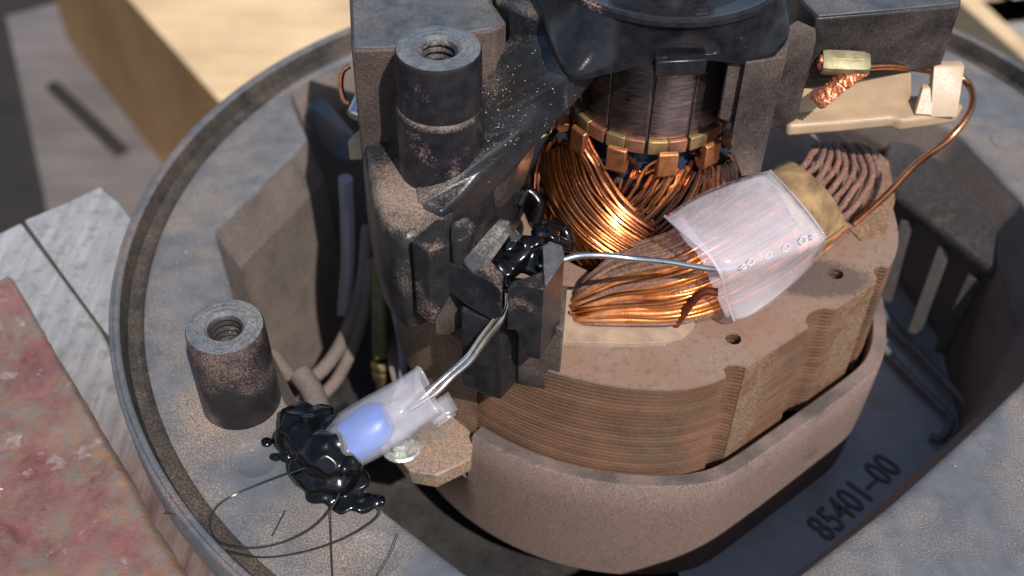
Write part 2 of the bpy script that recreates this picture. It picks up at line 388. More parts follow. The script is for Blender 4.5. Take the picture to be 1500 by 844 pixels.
def red_mat():
    b = NB('chipped_red_paint'); n = b.noise(.75, 6, .68); f = b.noise(5, 5, .7); g = b.noise(.5, 5, .7, dist=.5)
    v = b.noise(.9, 5, .7, vec=b.stretch(1, .8, 1, (0, 0, .5)))
    c = b.mix(b.ramp(v, [(.36, 0.), (.62, 1.)]), (.09, .032, .028), (.2, .09, .078))
    c = b.mix(b.ramp(f, [(.42, 0.), (.62, .55)]), c, (.2, .075, .06))
    c = b.mix(b.ramp(n, [(.43, 0.), (.56, .95)]), c, b.mix(b.ramp(f, [(.4, 0.), (.6, 1.)]), (.2, .11, .065), (.13, .115, .10)))
    w1 = b.noise(1.3, 4, .65)
    c = b.mix(b.ramp(w1, [(.62, 0.), (.7, .6)]), c, (.33, .26, .24))
    ch = b.ramp(g, [(.68, 0.), (.695, 1.)])
    c = b.mix(ch, c, (.42, .38, .385))
    b.set(Base_Color=c); b.link(b.math('MULTIPLY_ADD', w1, -.5, .68), b.p.inputs['Roughness'])
    b.bump(b.math('MULTIPLY_ADD', f, .12, b.math('MULTIPLY_ADD', n, 1.2, b.math('MULTIPLY', ch, .25))), .8, .1); return b.m
MT['red'] = red_mat()


S0 = Vector((2.70, 2.78, 0))                   # stator axis
AX = Vector((2.55, 2.65, 0))                   # shaft axis
UA = Vector((.633, -.774, 0)); VA = Vector((.774, .633, 0))

# ================================================================== GROUND AND TIMBER BEHIND
g = mesh('ground', [(-400, -300, -70), (500, -300, -70), (500, 900, -70), (-400, 900, -70)], [(0, 1, 2, 3)], MT['dark_ground'])
g['kind'] = 'structure'
def beam(name, a, b, side, depth, mat, label, lean=0):
    """timber whose top edge runs a-b, top reaching by vector side, depth downward"""
    top = [a, b, b+side, a+side]; n_ = Vector((-(b-a).y, (b-a).x, 0)).normalized(); n_ = n_ if n_.dot(side) > 0 else -n_
    o = hull(name, top + [p+n_*lean-Vector((0, 0, depth)) for p in top], mat, None, 0)
    tag(o, label, 'timber'); return o
a = P(190, 0, -20); b = P(305, 130, -20); d = (b-a).normalized()
beam('timber_beam', a-d*22, b+d*22, Vector((16, 9, 0)), 15.0, MT['wood_shaded'], 'thick brown timber beam behind the round housing, pale sunlit top', 0)
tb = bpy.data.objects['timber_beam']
# the top face is painted paler as sunlit, the sides browner as shaded
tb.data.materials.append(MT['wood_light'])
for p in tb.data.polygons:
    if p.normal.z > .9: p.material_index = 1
a = P(12, 40, -34); b = P(72, 320, -34); d = (b-a).normalized()
beam('board', a-d*2, b+d*20, Vector((17, 11, 0)), 2.0, MT['wood_grey'], 'weathered grey board below the brown beam at the left')
# slot in the grey board
cc = P(140, 175, -33.95)
slot = tube('slot', [P(75, 125, -33.97)*.0+P(78, 128, -33.96), P(118, 165, -33.96), P(180, 225, -33.96)], .55, MT['dark_ground'], bpy.data.objects['board'], 8)
for i, (x0, y0, x1, y1, wd, mt, lb) in enumerate([
        (1392, -10, 1440, 32, 3.2, 'wood_light', 'pale yellowish slat right behind the black bracket block'),
        (1424, -10, 1500, 62, 8.5, 'wood_grey2', 'second slat at the top right, greyish pink'),
        (1458, -10, 1530, 50, 6.0, 'wood_grey2', 'slat in the very top right corner of the picture')]):
    if mt == 'wood_grey2' and mt not in MT: MT[mt] = wood('bleached_slat', (.42, .36, .32), (.58, .51, .46), math.radians(-45))
    a = P(x0, y0, -16); b = P(x1, y1, -16); d = (b-a).normalized(); pr = Vector((-d.y, d.x, 0))
    if pr.x < 0: pr = -pr
    o = prism('slat', [a-d*18, b+d*10, b+d*10+pr*wd, a-d*18+pr*wd], ('d', 1.6), MT[mt], None, .15)
    tag(o, lb, 'slat', 'slats behind the housing')

# ================================================================== VISE
ZV = -1.85
vise = thing('vise', P(40, 600, -9), 'bench vise with bare metal jaws and chipped red paint at the left edge', 'vise')
jaw = prism('jaw', [P(x, y, ZV) for x, y in [(35, 322), (95, 297), (148, 272), (152, 279), (163, 287), (175, 297), (215, 352), (330, 640), (300, 650), (150, 480)]], ZV-1.6, MT['jaw'], vise, .05)
jaw2 = prism('jaw_plate', [P(x, y, ZV-.03) for x, y in [(-60, 372), (-10, 345), (31, 325), (147, 482), (205, 590), (298, 652), (420, 930), (330, 930), (230, 850), (60, 590), (-40, 432)]], ZV-1.7, MT['jaw'], vise, .06)
def bumpy_slab(name, outline, z, zb, mat, parent, nx=60, amp=.05):
    top = []
    a, b, c, d = outline                        # four corners: near-left, near-right, far-right, far-left
    rows = []
    for j in range(nx+1):
        t = j/nx; l = a.lerp(d, t); r = b.lerp(c, t); row = []
        for i in range(nx+1):
            s = i/nx; p = l.lerp(r, s)
            e = min(1, (1-s)*40); lump = noise.noise(p*.9)*amp*1.6 + noise.noise(p*3.1)*amp + noise.noise(p*8)*amp*.4
            ridge = .10*math.exp(-((1-s-.05)/.03)**2)
            row.append(Vector((p.x, p.y, z + lump + ridge - (1-e)*.22)))
        row.append(Vector((row[-1].x, row[-1].y, zb)))
        rows.append(row)
    return loft(name, rows, mat, parent, sharp=80)
bumpy_slab('casting', [P(-330, 930, ZV-.0), P(335, 930, ZV), P(22, 408, ZV), P(-170, 450, ZV)], ZV+.02, ZV-6, MT['red'], vise)
prism('body_block', [P(x, y, ZV-1.75) for x, y in [(-260, 900), (300, 900), (180, 600), (60, 370), (-60, 390)]], -9, MT['red'], vise, .1)

# ================================================================== ROUND HOUSING
HC = Vector((2.75, 2.6, 0))
MT['deep'] = dusty('shaded_floor_plastic', (.016, .015, .015), dust=(.06, .045, .038), amount=.2, up=0, rough=.6, scale=.5, soft=1)  # near-black tone stands in for the shade on the well floor
def rimr(phi):
    d = (math.degrees(phi)-45+180) % 360-180
    return 11.02 + 1.85*max(0, math.cos(math.radians(min(90, abs(d)*1.5))))**1.3
wellpix = [(315, 338), (345, 440), (420, 590), (480, 650), (560, 745), (690, 844)]
poly = [P(x, y, -1.2) for x, y in wellpix] + [Vector((1.3, -6.3, -1.2)), Vector((3.3, -6.25, -1.2))] + \
       [P(x, y, -1.2) for x, y in [(1165, 844), (1300, 740), (1400, 650), (1500, 555)]] + [Vector((11.4, 1.5, -1.2))] + \
       [P(x, y, -1.2) for x, y in [(1500, 298), (1402, 193)]] + [Vector((8.5, 9.6, -1.2)), Vector((3, 11.0, -1.2)), Vector((-2, 11.1, -1.2))] + \
       [P(x, y, -1.2) for x, y in [(510, 86), (424, 130), (432, 158), (452, 203)]]
def polyr(phi):
    d = Vector((math.cos(phi), math.sin(phi), 0)); best = None
    for i in range(len(poly)):
        a = poly[i]-HC; b = poly[(i+1) % len(poly)]-HC
        e = b-a; den = d.x*e.y-d.y*e.x
        if abs(den) < 1e-9: continue
        t = (a.x*e.y-a.y*e.x)/den; s = (a.x*d.y-a.y*d.x)/den
        if t > 0 and -1e-6 <= s <= 1+1e-6 and (best is None or t > best): best = t
    return best or 8
NH = 360
PH = [2*math.pi*k/NH for k in range(NH)]
WR0 = [polyr(p) for p in PH]
WR = [sum(WR0[(k+j) % NH]*wt for j, wt in ((-1, .2), (0, .6), (1, .2))) for k in range(NH)]
RR = [rimr(p) for p in PH]
def ring(f): return [HC + Vector((math.cos(p)*f(k)[0], math.sin(p)*f(k)[0], f(k)[1])) for k, p in enumerate(PH)]
house = thing('motor_housing', (HC.x, HC.y, -7.5), 'round grey plastic motor housing with a dusty flange, held beside the vise', 'motor housing')
loft('rim_lip', [ring(lambda k: (RR[k]-.30, -1.75)), ring(lambda k: (RR[k], -1.68)), ring(lambda k: (RR[k]+.01, -.92)), ring(lambda k: (RR[k]-.015, -.86)), ring(lambda k: (RR[k]-.06, -.845)),
                 ring(lambda k: (RR[k]-.085, -.875)), ring(lambda k: (RR[k]-.11, -.845)), ring(lambda k: (RR[k]-.17, -.85)), ring(lambda k: (RR[k]-.2, -.9))], MT['lip'], house, True, 60)
def gw(k):      # how far the dirty groove inside the lip reaches; it closes towards the viewer
    return .10 + .2*(.5+.5*math.cos(PH[k]-math.radians(110)))
loft('rim_groove', [ring(lambda k: (RR[k]-.2, -.9)), ring(lambda k: (RR[k]-.28, -1.27)), ring(lambda k: (RR[k]-.36-gw(k)*.55, -1.33)), ring(lambda k: (RR[k]-.36-gw(k), -1.27)), ring(lambda k: (RR[k]-.40-gw(k), -1.2))], MT['lip_in'], house, True, 50)
fl = []
for t in (0, .08, .3, .6, .85, .97, 1.0):
    def ff(k, t=t):
        o_ = RR[k]-.40-gw(k); i_ = WR[k]+.16; r = o_+(i_-o_)*t
        z = -1.2 + (.06*math.exp(-((t-.08)/.05)**2) if t < .3 else 0)
        return (r, z)
    fl.append(ring(ff))
fl.append(ring(lambda k: (WR[k]+.06, -1.225))); fl.append(ring(lambda k: (WR[k]+.015, -1.27))); fl.append(ring(lambda k: (WR[k], -1.34)))
loft('flange', fl, MT['grey'], house, True, 50)
def ww(k):      # the near wall overhangs less than it shows; keep it steep
    return 1
loft('well_wall', [ring(lambda k: (WR[k], -1.34)), ring(lambda k: (WR[k]-.06, -1.5)), ring(lambda k: (WR[k]-.38, -2.3)), ring(lambda k: (WR[k]-.45, -3.6)), ring(lambda k: (WR[k]-.62, -5.6)), ring(lambda k: (WR[k]-.9, -7.45))], MT['well'], house, True, 14)
loft('outer_wall', [ring(lambda k: (RR[k]-.9, -1.7)), ring(lambda k: (RR[k]-1.2, -7.8))], MT['well'], house, True, 50)
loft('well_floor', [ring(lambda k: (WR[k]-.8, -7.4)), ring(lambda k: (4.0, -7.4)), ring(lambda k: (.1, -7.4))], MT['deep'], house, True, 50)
KS = [k % NH for k in range(int(NH*.78), int(NH*1.12))]
def sect(r0, z): return [HC+Vector((math.cos(PH[k])*(r0 or WR[k]-.6), math.sin(PH[k])*(r0 or WR[k]-.6), z)) for k in KS]
loft('floor_plate', [sect(None, -5.9), sect(None, -5.7), sect(4.6, -5.7), sect(4.6, -6.1)], MT['floor'], house, False, 40)
# ejector pin marks on the flange: shallow discs with a raised edge
for x, y, r in [(296, 276, .36), (545, 815, .52), (375, 672, .46), (1475, 208, .38), (250, 560, .0)]:
    if r: lathe('pin_mark', [(0, .006), (r*.86, .006), (r*.9, .018), (r*.97, .018), (r, -.02)], P(x, y, -1.2), MT['grey'], house, 32)
def post(parent, base, top, r, mat, ring_z=None, mt2=None, rin=.5):
    h = top.z-base.z; pf = [(r*1.02, 0)]
    if ring_z: pf += [(r*1.03, ring_z-.03), (r*1.02, ring_z), (r*.965, ring_z+.03)]
    pf += [(r*.965, h-.05), (r*.93, h)]
    o = lathe('screw_post', pf, base, mat, parent, 48)
    ri = r*rin
    pf2 = [(r*.93, h), (r*.80, h+.012), (r*.78, h+.004), (r*.66, h+.012), (r*.64, h+.002), (ri*1.12, h+.008), (ri*1.05, h-.02), (ri*.96, h-.05)]
    lathe('post_face', pf2, base, mt2 or mat, o, 48, 20)
    th = []
    z = h-.05
    while z > h-1.1:
        th += [(ri*.96, z), (ri*.80, z-.045), (ri*.80, z-.065), (ri*.96, z-.11)]; z -= .13
    th += [(ri*.8, z), (0, z-.02)]
    lathe('screw_hole', th, base, MT['hole'], o, 36, 50)
    if ring_z: lathe('dust_ring', [(r*1.033, ring_z-.05), (r*1.026, ring_z+.0), (r*.985, ring_z+.045), (r*.967, ring_z+.06)], base, MT['foot'], o, 48)
    return o
MT['hole'] = dusty('hole_wall', (.03, .026, .026), amount=.2, up=-.1, rough=.4, dust=(.16, .12, .1))
MT['post_dirty'] = dusty('post_plastic', (.014, .012, .013), amount=.24, up=0, rough=.3, scale=.4, soft=.6, gw=.8, bump=.1, gc=.3)
MT['post_face'] = dusty('post_face_plastic', (.06, .068, .078), dust=(.2, .18, .16), amount=.2, up=0, rough=.4, grain=30, scale=1, soft=1.3)
tp = P(329, 478, .78)
post(house, Vector((tp.x, tp.y, -1.2)), tp, .71, MT['post_dirty'], None, MT['post_face'], .46)

# right-hand wall: sunk louvre bay with upright slats and ledges
def bar(name, a, b, w_, h_, mat, parent):
    d = (b-a); L = d.length; d.normalize(); s = Vector((-d.y, d.x, 0)).normalized(); u = d.cross(s)
    return obox(name, (a+b)/2, d*(L/2), s*w_, u*h_, mat, parent, .03)
MT['ledge'] = dusty('ledge_plastic', (.05, .054, .06), amount=.2, up=.1, rough=.5, soft=1, dust=(.1, .08, .065))
bay = [((1328, 322), (1296, 440)), ((1384, 362), (1338, 488)), ((1428, 405), (1378, 515))]
MT['ledge2'] = dusty('curb_plastic', (.085, .092, .1), amount=.15, up=0, rough=.5, soft=1)
MT['slat'] = dusty('louvre_plastic', (.03, .026, .024), dust=(.1, .06, .045), amount=-.25, up=.0, rough=.45, scale=1.5, soft=.8)
for (x0, y0), (x1, y1) in bay:
    bar('louvre', P(x0, y0, -3.0), P(x1, y1, -4.9), .16, .16, MT['slat'], house)
prism('wall_panel', PV([(1290, 258, -2.4), (1310, 285, -2.5), (1456, 397, -2.5), (1480, 380, -2.3), (1500, 340, -1.9), (1380, 215, -1.9), (1300, 205, -1.9)]), ('d', .35), MT['slat'], house, .12, 4)
tube('floor_curb', PV([(1285, 450, -5.3), (1340, 510, -5.3), (1418, 596, -5.35), (1424, 612, -5.35), (1408, 645, -5.4), (1350, 720, -5.5), (1250, 800, -5.55), (1120, 880, -5.6)]), .11, MT['ledge2'], house, 8, 8)
tube('floor_curb', PV([(1285, 500, -5.45), (1330, 548, -5.45), (1388, 606, -5.45), (1393, 622, -5.45), (1378, 642, -5.5), (1362, 640, -5.55)]), .10, MT['ledge2'], house, 8, 8)
# moulded part number on the floor
def text_on(txt, a, b, size, ext, mat, name, parent):
    cu = bpy.data.curves.new(name, 'FONT'); cu.body = txt; cu.size = size; cu.extrude = ext; cu.offset = size*.012
    cu.space_character = 1.08
    o = bpy.data.objects.new(name, cu); COL.objects.link(o); bpy.context.view_layer.update()
    me = bpy.data.meshes.new_from_object(o.evaluated_get(bpy.context.evaluated_depsgraph_get()))
    bpy.data.objects.remove(o)
    xs = [v.co.x for v in me.vertices]; L = (b-a).length; k = L/(max(xs)-min(xs))
    d = (b-a).normalized(); s = Vector((-d.y, d.x, 0))
    for v in me.vertices: v.co = a + d*((v.co.x-min(xs))*k) + s*v.co.y + Vector((0, 0, v.co.z))
    me.materials.clear(); me.materials.append(mat)
    q = bpy.data.objects.new(name, me); COL.objects.link(q); return setparent(q, parent)
MT['letter'] = plain('moulded_letter', (.05, .052, .056), .4, var=.2, scale=4)
text_on('85401\u201300', P(1214, 794, -5.69), P(1322, 688, -5.69), .95, .035, MT['letter'], 'part_number', house)

# left-hand side of the well: moulded pocket, wires and tubes
hull('connector_block', [P(x, y, z) for x, y, z in [(448, 152, -1.3), (476, 142, -1.3), (530, 205, -1.3), (522, 240, -1.9), (490, 236, -2.2), (446, 170, -1.8)]], MT['lip'], house, .08)
cl = tube('drain_tube', [P(506, 262, -1.0), P(508, 300, -1.8), P(510, 380, -2.9), P(504, 462, -4.0)], .17, MT['pvc'], None, 12)
tag(cl, 'cloudy clear plastic tube hanging in the well left of the bracket', 'tube')
ot = thing('olive_tube', P(558, 520, -4.5), 'olive green rubber tube with a brass fitting below the bracket', 'tube')
tube('hose', [P(565, 320, -1.0), P(558, 400, -2.4), P(557, 470, -3.4), P(558, 522, -4.2)], .2, MT['rubber'], ot, 12)
q = P(559, 528, -4.25); q2 = P(561, 560, -4.8); ax = (q2-q).normalized()
L = (q2-q).length
lathe('fitting', [(0, 0), (.22, 0), (.25, .05), (.25, .3*L), (.2, .34*L), (.2, .5*L), (.24, .54*L), (.24, .8*L), (.17, .9*L), (.17, 1.6*L), (0, 1.6*L)], q, MT['brass'], ot, 24, axis=ax)
gw_ = tube('cable', [P(574, 425, -2.2), P(584, 470, -2.7), P(592, 520, -3.3), P(590, 575, -4.2)], .12, MT['wire_grey'], None, 10)
tag(gw_, 'pale grey insulated cable beside the olive tube', 'cable')
for pts, r, lb in [([(540, 330, -2.0), (528, 430, -3.2), (490, 520, -4.3), (440, 560, -4.8), (400, 520, -4.9)], .17, 'dusty brown cable looping down into the well'),
                   ([(546, 380, -2.4), (530, 470, -3.6), (500, 545, -4.6), (470, 580, -5.0), (440, 590, -5.1)], .15, 'second cable in the well, nearer the motor')]:
    o = tube('cable', PV(pts), r, MT['well'], None, 10); tag(o, lb, 'cable', 'cables in the well')
o = tube('cable_end', PV([(440, 548, -2.6), (458, 575, -2.7), (470, 610, -2.8)]), .24, MT['wire_grey2'] if 'wire_grey2' in MT else MT['well'], None, 12)
tag(o, 'short thick grey cable end behind the tar lump', 'cable')

# ================================================================== SHROUD CUP ROUND THE STATOR
def outline(R, flat, n=240, gr=(), corner=.0):
    """plan outline: circle cut by the flat towards UA, with half-round grooves in the flat"""
    out = []
    for k in range(n):
        p = 2*math.pi*k/n; d = UA*math.cos(p)+VA*math.sin(p); r = R
        if math.cos(p) > .2:
            rf = flat/math.cos(p)
            r = -math.log(math.exp(-rf*corner)+math.exp(-R*corner))/corner
        q = d*r
        for (bb, gr_, rr_) in gr:
            dv = q.dot(VA)-bb
            if math.cos(p) > .2 and abs(dv) < rr_:
                q = q - UA*gr_*math.sqrt(1-(dv/rr_)**2)
        out.append(S0+q)
    return out
shr = thing('motor_shroud', (S0.x, S0.y, -5.7), 'dust-coated plastic cup with one flat side holding the laminated stator', 'motor shroud')
def zrow(o, z, k=1): return [Vector((S0.x+(p.x-S0.x)*k, S0.y+(p.y-S0.y)*k, z)) for p in o]
oi = outline(5.30, 4.80, corner=9); oo = outline(5.62, 5.14, corner=12)
om1 = outline(5.34, 4.84, corner=9); om2 = outline(5.58, 5.10, corner=12)
# opening of the wall on the left, where the mounting lug comes through
def cutz(rows_z, pts):
    out = []
    for p in pts:
        ang = math.degrees(math.atan2(p.y-S0.y, p.x-S0.x)) % 360
        lo = -4.0 if 180 < ang < 231.5 else rows_z
        out.append(Vector((p.x, p.y, min(rows_z, lo))))
    return out
loft('cup_wall', [cutz(-5.6, zrow(oi, -5.6, .97)), cutz(-2.45, oi), cutz(-2.40, om1), cutz(-2.40, om2), cutz(-2.46, oo), cutz(-3.3, zrow(oo, 0, .998)), zrow(oo, -4.05, .993), zrow(oo, -5.69, .975)], MT['shroud'], shr, True, 40)

# ================================================================== STATOR
stat = thing('stator', (S0.x, S0.y, -3.2), 'rusty laminated motor stator with ribbed bolt grooves', 'stator')
GR = ((-2.0, .2, .2), (.3, .24, .36), (2.25, .2, .2))
ol = outline(5.26, 4.62, 360, GR, 4.5)
NL = len(ol)
def sheet_mesh(k, th=.058):
    V = []
    for z in (0, -th):
        for p in ol: V.append(Vector(((p.x-S0.x)*k, (p.y-S0.y)*k, z)))
    for z in (0, -th):
        for p in ol:
            d = Vector((p.x-S0.x, p.y-S0.y, 0)).normalized(); V.append(d*2.55+Vector((0, 0, z)))
    F = []
    for i in range(NL):
        j = (i+1) % NL
        F += [(i, j, NL+j, NL+i), (2*NL+i, 3*NL+i, 3*NL+j, 2*NL+j), (i, 2*NL+i, 2*NL+j, j), (NL+i, NL+j, 3*NL+j, 3*NL+i)]
    me = bpy.data.meshes.new('lamination'); me.from_pydata([tuple(v) for v in V], [], F)
    bm = bmesh.new(); bm.from_mesh(me); bmesh.ops.recalc_face_normals(bm, faces=bm.faces); bm.to_mesh(me); bm.free()
    for p in me.polygons: p.use_smooth = True
    return me
holes = [(P(1074, 496, 0), .15), (P(1224, 401, 0), .155)]
def drill(me):
    o = bpy.data.objects.new('tmp', me); COL.objects.link(o)
    bm = bmesh.new()
    for h, r in holes:
        bmesh.ops.create_cone(bm, cap_ends=True, segments=24, radius1=r, radius2=r, depth=2, matrix=Matrix.Translation((h.x-S0.x, h.y-S0.y, 0)))
    cm = bpy.data.meshes.new('cut'); bm.to_mesh(cm); bm.free(); c = bpy.data.objects.new('cut', cm); COL.objects.link(c)
    m = o.modifiers.new('b', 'BOOLEAN'); m.object = c; m.operation = 'DIFFERENCE'; m.solver = 'EXACT'
    bpy.context.view_layer.update()
    r = bpy.data.meshes.new_from_object(o.evaluated_get(bpy.context.evaluated_depsgraph_get()))
    bpy.data.objects.remove(o); bpy.data.objects.remove(c); return r
shm = [drill(sheet_mesh(k)) for k in (1.0, .9997, 1.0002, .9999)]
for m in shm: m.set_sharp_from_angle(angle=math.radians(30)); m.materials.clear(); m.materials.append(MT['lam'])
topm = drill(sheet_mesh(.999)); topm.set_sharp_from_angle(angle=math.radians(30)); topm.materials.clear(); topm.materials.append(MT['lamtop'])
for i in range(31):
    me = topm if i == 0 else shm[i % 4 if random.random() < .8 else random.randrange(4)]
    o = bpy.data.objects.new('lamination', me); COL.objects.link(o)
    o.location = (S0.x, S0.y, -i*.1); setparent(o, stat)
# top-sheet material is laid out in its own coordinates
# flat weld straps in the grooves' shoulders
for b0, b1 in ((-1.75, -.85), (.85, 1.95)):
    a0 = S0+UA*4.60+VA*b0; a1 = S0+UA*4.60+VA*b1
    hull('weld_strap', [Vector((q.x, q.y, z))+UA*e for q in (a0, a1) for z in (-.02, -3.1) for e in (-.05, 0.0)], MT['lamstrap'] if 'lamstrap' in MT else MT['rust'], stat, .01)
# insulator tray under the coil
prism('insulator', [P(x, y, .10) for x, y in [(815, 430), (815, 500), (870, 502), (930, 503), (968, 501), (1000, 492), (1017, 478), (1018, 462), (1000, 448), (900, 400)]], -.01, MT['lamtop2'] if 'lamtop2' in MT else MT['rust'], stat, .05, 3)
prism('insulator', [P(x, y, .05) for x, y in [(1230, 225), (1268, 208), (1302, 235), (1312, 290), (1300, 340), (1262, 352), (1240, 330)]], -.01, MT['rust'], stat, .03, 3)
# mounting lug with its bolt
def arcrow(r, z): return [S0+Vector((math.cos(math.radians(t))*r, math.sin(math.radians(t))*r, z)) for t in range(196, 233, 2)]
loft('lug_wall', [arcrow(5.2, -.28), arcrow(5.36, -.30), arcrow(5.40, -2.75), arcrow(5.2, -2.76)], MT['rust'], stat, False, 40)
prism('lug_foot', [P(x, y, -2.7) for x, y in [(560, 640), (600, 690), (640, 697), (690, 672), (694, 640), (640, 560), (580, 560)]], -3.1, MT['rust2'] if 'rust2' in MT else MT['bolt'], stat, .04)
bp = P(588, 655, -2.68)
bo = lathe('washer', [(0, .06), (.36, .06), (.4, .03), (.4, 0), (.1, -.01)], bp, MT['bolt'], stat, 32)
lathe('bolt_head', [(0, .26), (.22, .26), (.27, .2), (.27, .05)], bp, MT['bolt'], bo, 6)
# ================================================================== FIELD COIL
coil = thing('field_coil', P(1000, 440, 0), 'dusty copper field coil arching over the stator, bare gleaming strands at its front', 'coil')
NS = 24
def lerp2(a, b, t): return tuple(a[i]+(b[i]-a[i])*t for i in range(len(a)))
def cpt(stations, s, j):
    # stations: px,py,z at s = 0, .5, 1 -> quadratic
    a, m, b = stations[j]
    q = tuple(2*(s-.5)*(s-1)*a[i] - 4*s*(s-1)*m[i] + 2*s*(s-.5)*b[i] for i in range(3))
    return P(*q)
ST = [((838, 474, -.35), (836, 452, -.3), (850, 432, -.3)),
      ((850, 472, .12), (848, 442, .35), (862, 406, .35)),
      ((910, 474, .2), (903, 422, .75), (915, 368, .8)),
      ((990, 472, .25), (980, 408, 1.15), (980, 342, 1.3)),
      ((1062, 452, .3), (1045, 385, 1.35), (1028, 312, 1.5)),
      ((1150, 410, .3), (1120, 340, 1.45), (1085, 272, 1.5)),
      ((1240, 340, .3), (1208, 284, 1.42), (1158, 242, 1.35)),
      ((1256, 326, .15), (1232, 275, 1.1), (1180, 236, 1.0))]
for i in range(NS):
    s = i/(NS-1)
    jit = [Vector((random.gauss(0, .018), random.gauss(0, .018), random.gauss(0, .028))) for _ in ST]
    pts = [cpt(ST, s, j)+jit[j] for j in range(len(ST)-1)]
    mt = MT['enamel'] if i in (2, 5, 6, 9, 12, 16) else (MT['strand_half'] if i in (1, 3, 4, 7, 8, 10, 13, 14) else MT['strand_dust'])
    tube('strand', pts, .051+random.uniform(-.005, .005), mt, coil, 8, 7)
# second layer showing in the gaps
for i in range(NS-1):
    s = (i+.5)/(NS-1)
    pts = [cpt(ST, s, j)+Vector((0, .03, -.075)) for j in range(len(ST)-1)]
    tube('strand', pts, .06, MT['strand_dust'], coil, 6, 5)
rows = []
for j in range(len(ST)-1):
    rows.append([cpt(ST, s/8, j)+Vector((0, .05, -.16)) for s in range(9)] + [cpt(ST, 1, j)+Vector((0, .1, -.9)), cpt(ST, 0, j)+Vector((0, .1, -.4))])
loft('coil_body', rows, MT['strand_dust'], coil, True, 50)
# the far end: turns fanning over and down into their slot
for k in range(9):
    t = k/8; o_ = .05*(k % 2)
    a = lerp2((1164, 252, 1.28), (1250, 327, .12), t); b = lerp2((1180, 240, 1.36), (1272, 298, .38), t)
    c = lerp2((1190, 228, 1.3), (1288, 262, .55), t); e = lerp2((1196, 217, 1.15), (1272, 222, .6), t)
    f_ = lerp2((1194, 214, .8), (1258, 214, .2), t)
    z0 = P(a[0]-14, a[1]+4, a[2]-.05)
    jj = [Vector((random.gauss(0, .02), random.gauss(0, .02), random.gauss(0, .02)+o_)) for _ in range(6)]
    tube('strand', [p+q for p, q in zip([z0, P(*a), P(*b), P(*c), P(*e), P(*f_)], jj)], .07+random.uniform(-.008, .008), MT['strand_dust2'], coil, 8, 8)
hull('coil_body', PV([(1156, 262, .9), (1195, 232, .8), (1255, 232, .35), (1272, 266, .2), (1246, 312, -.05), (1222, 300, .5), (1190, 282, .85), (1160, 262, -.2), (1240, 310, -.2), (1250, 236, -.2)]), MT['strand_dust'], coil, .1)
# tape band
rows = []
for x0, t in ((0, 0), (1, .5), (2, 1)):
    r = []
    for k in range(15):
        s = -.04+k/14*1.08
        p = cpt(ST, s, 5)*(1-t)*.6 + cpt(ST, s, 6)*(1-(1-t)*.6)
        up = Vector((0, -.03, .11)) if 0 < k < 14 else Vector((0, 0, .06))
        r.append(p+up)
    rows.append(r)
tp_ = loft('tape_band', rows, MT['tape'], None, False, 60, .03)
tag(tp_, 'amber varnished tape band wrapped round the coil beside the clear sleeve', 'tape')
# dark thick lead from beneath the sleeve down to the tray
o = tube('coil_lead', PV([(1052, 428, 1.15), (1030, 428, 1.1), (1012, 445, .8), (1000, 462, .45), (990, 476, .12)]), .075, MT['enamel_deep0'], None, 10)
tag(o, 'dark brown coil lead bending down out of the clear sleeve', 'wire')
o = tube('splice_lead', PV([(1100, 388, 1.55), (1070, 394, 1.68), (1040, 394, 1.82), (985, 385, 2.1), (930, 379, 2.4), (880, 374, 2.45), (846, 375, 2.42), (815, 384, 2.35), (790, 392, 2.3)]), .055, MT['tinned'], None, 10, 10)
tag(o, 'bright tinned wire running from the terminal block into the clear sleeve', 'wire')

# ================================================================== CLEAR SLEEVE
slv = thing('insulating_sleeve', P(1090, 430, .2), 'milky clear plastic sleeve wrapped over the coil splice', 'sleeve')
Lp = [(974, 318, 1.85), (990, 333, 2.0), (1012, 352, 2.08), (1036, 374, 2.05), (1052, 396, 1.9), (1058, 412, 1.65), (1062, 430, 1.25), (1068, 452, .75), (1075, 470, .35)]
Mp = [(1040, 279, 1.9), (1062, 296, 2.1), (1086, 318, 2.18), (1112, 345, 2.15), (1134, 372, 1.98), (1137, 386, 1.75), (1134, 404, 1.35), (1128, 428, .9), (1121, 450, .5)]
Rp = [(1128, 251, 1.75), (1146, 270, 1.9), (1166, 292, 1.98), (1188, 318, 1.92), (1207, 346, 1.75), (1208, 355, 1.6), (1204, 364, 1.35), (1198, 374, 1.0), (1188, 388, .65)]
rows = []
for k in range(13):
    t = k/12; row = []
    for a, m, b in zip(Lp, Mp, Rp):
        q = tuple(2*(t-.5)*(t-1)*a[i]-4*t*(t-1)*m[i]+2*t*(t-.5)*b[i] for i in range(3))
        p = P(*q); row.append(p + Vector(noise.noise_vector(p*1.1))*.02)
    rows.append(cr(row, 3))
o = loft('outer_wrap', rows, MT['clear'], slv, False, 60, .035)
rows = []
L2 = [(985, 322, 1.65), (1002, 352, 1.72), (1018, 368, 1.7), (1030, 388, 1.6), (1040, 412, 1.25), (1052, 440, .75), (1064, 466, .28)]
M2 = [(1050, 284, 1.7), (1080, 318, 1.8), (1096, 340, 1.8), (1108, 362, 1.65), (1112, 390, 1.3), (1110, 415, .85), (1106, 444, .4)]
for k in range(5):
    t = k/4*.22
    rows.append(cr([P(*lerp2(a, b, t)) for a, b in zip(L2, M2)], 3))
loft('inner_wrap', rows, MT['clear'], slv, False, 60, .03)
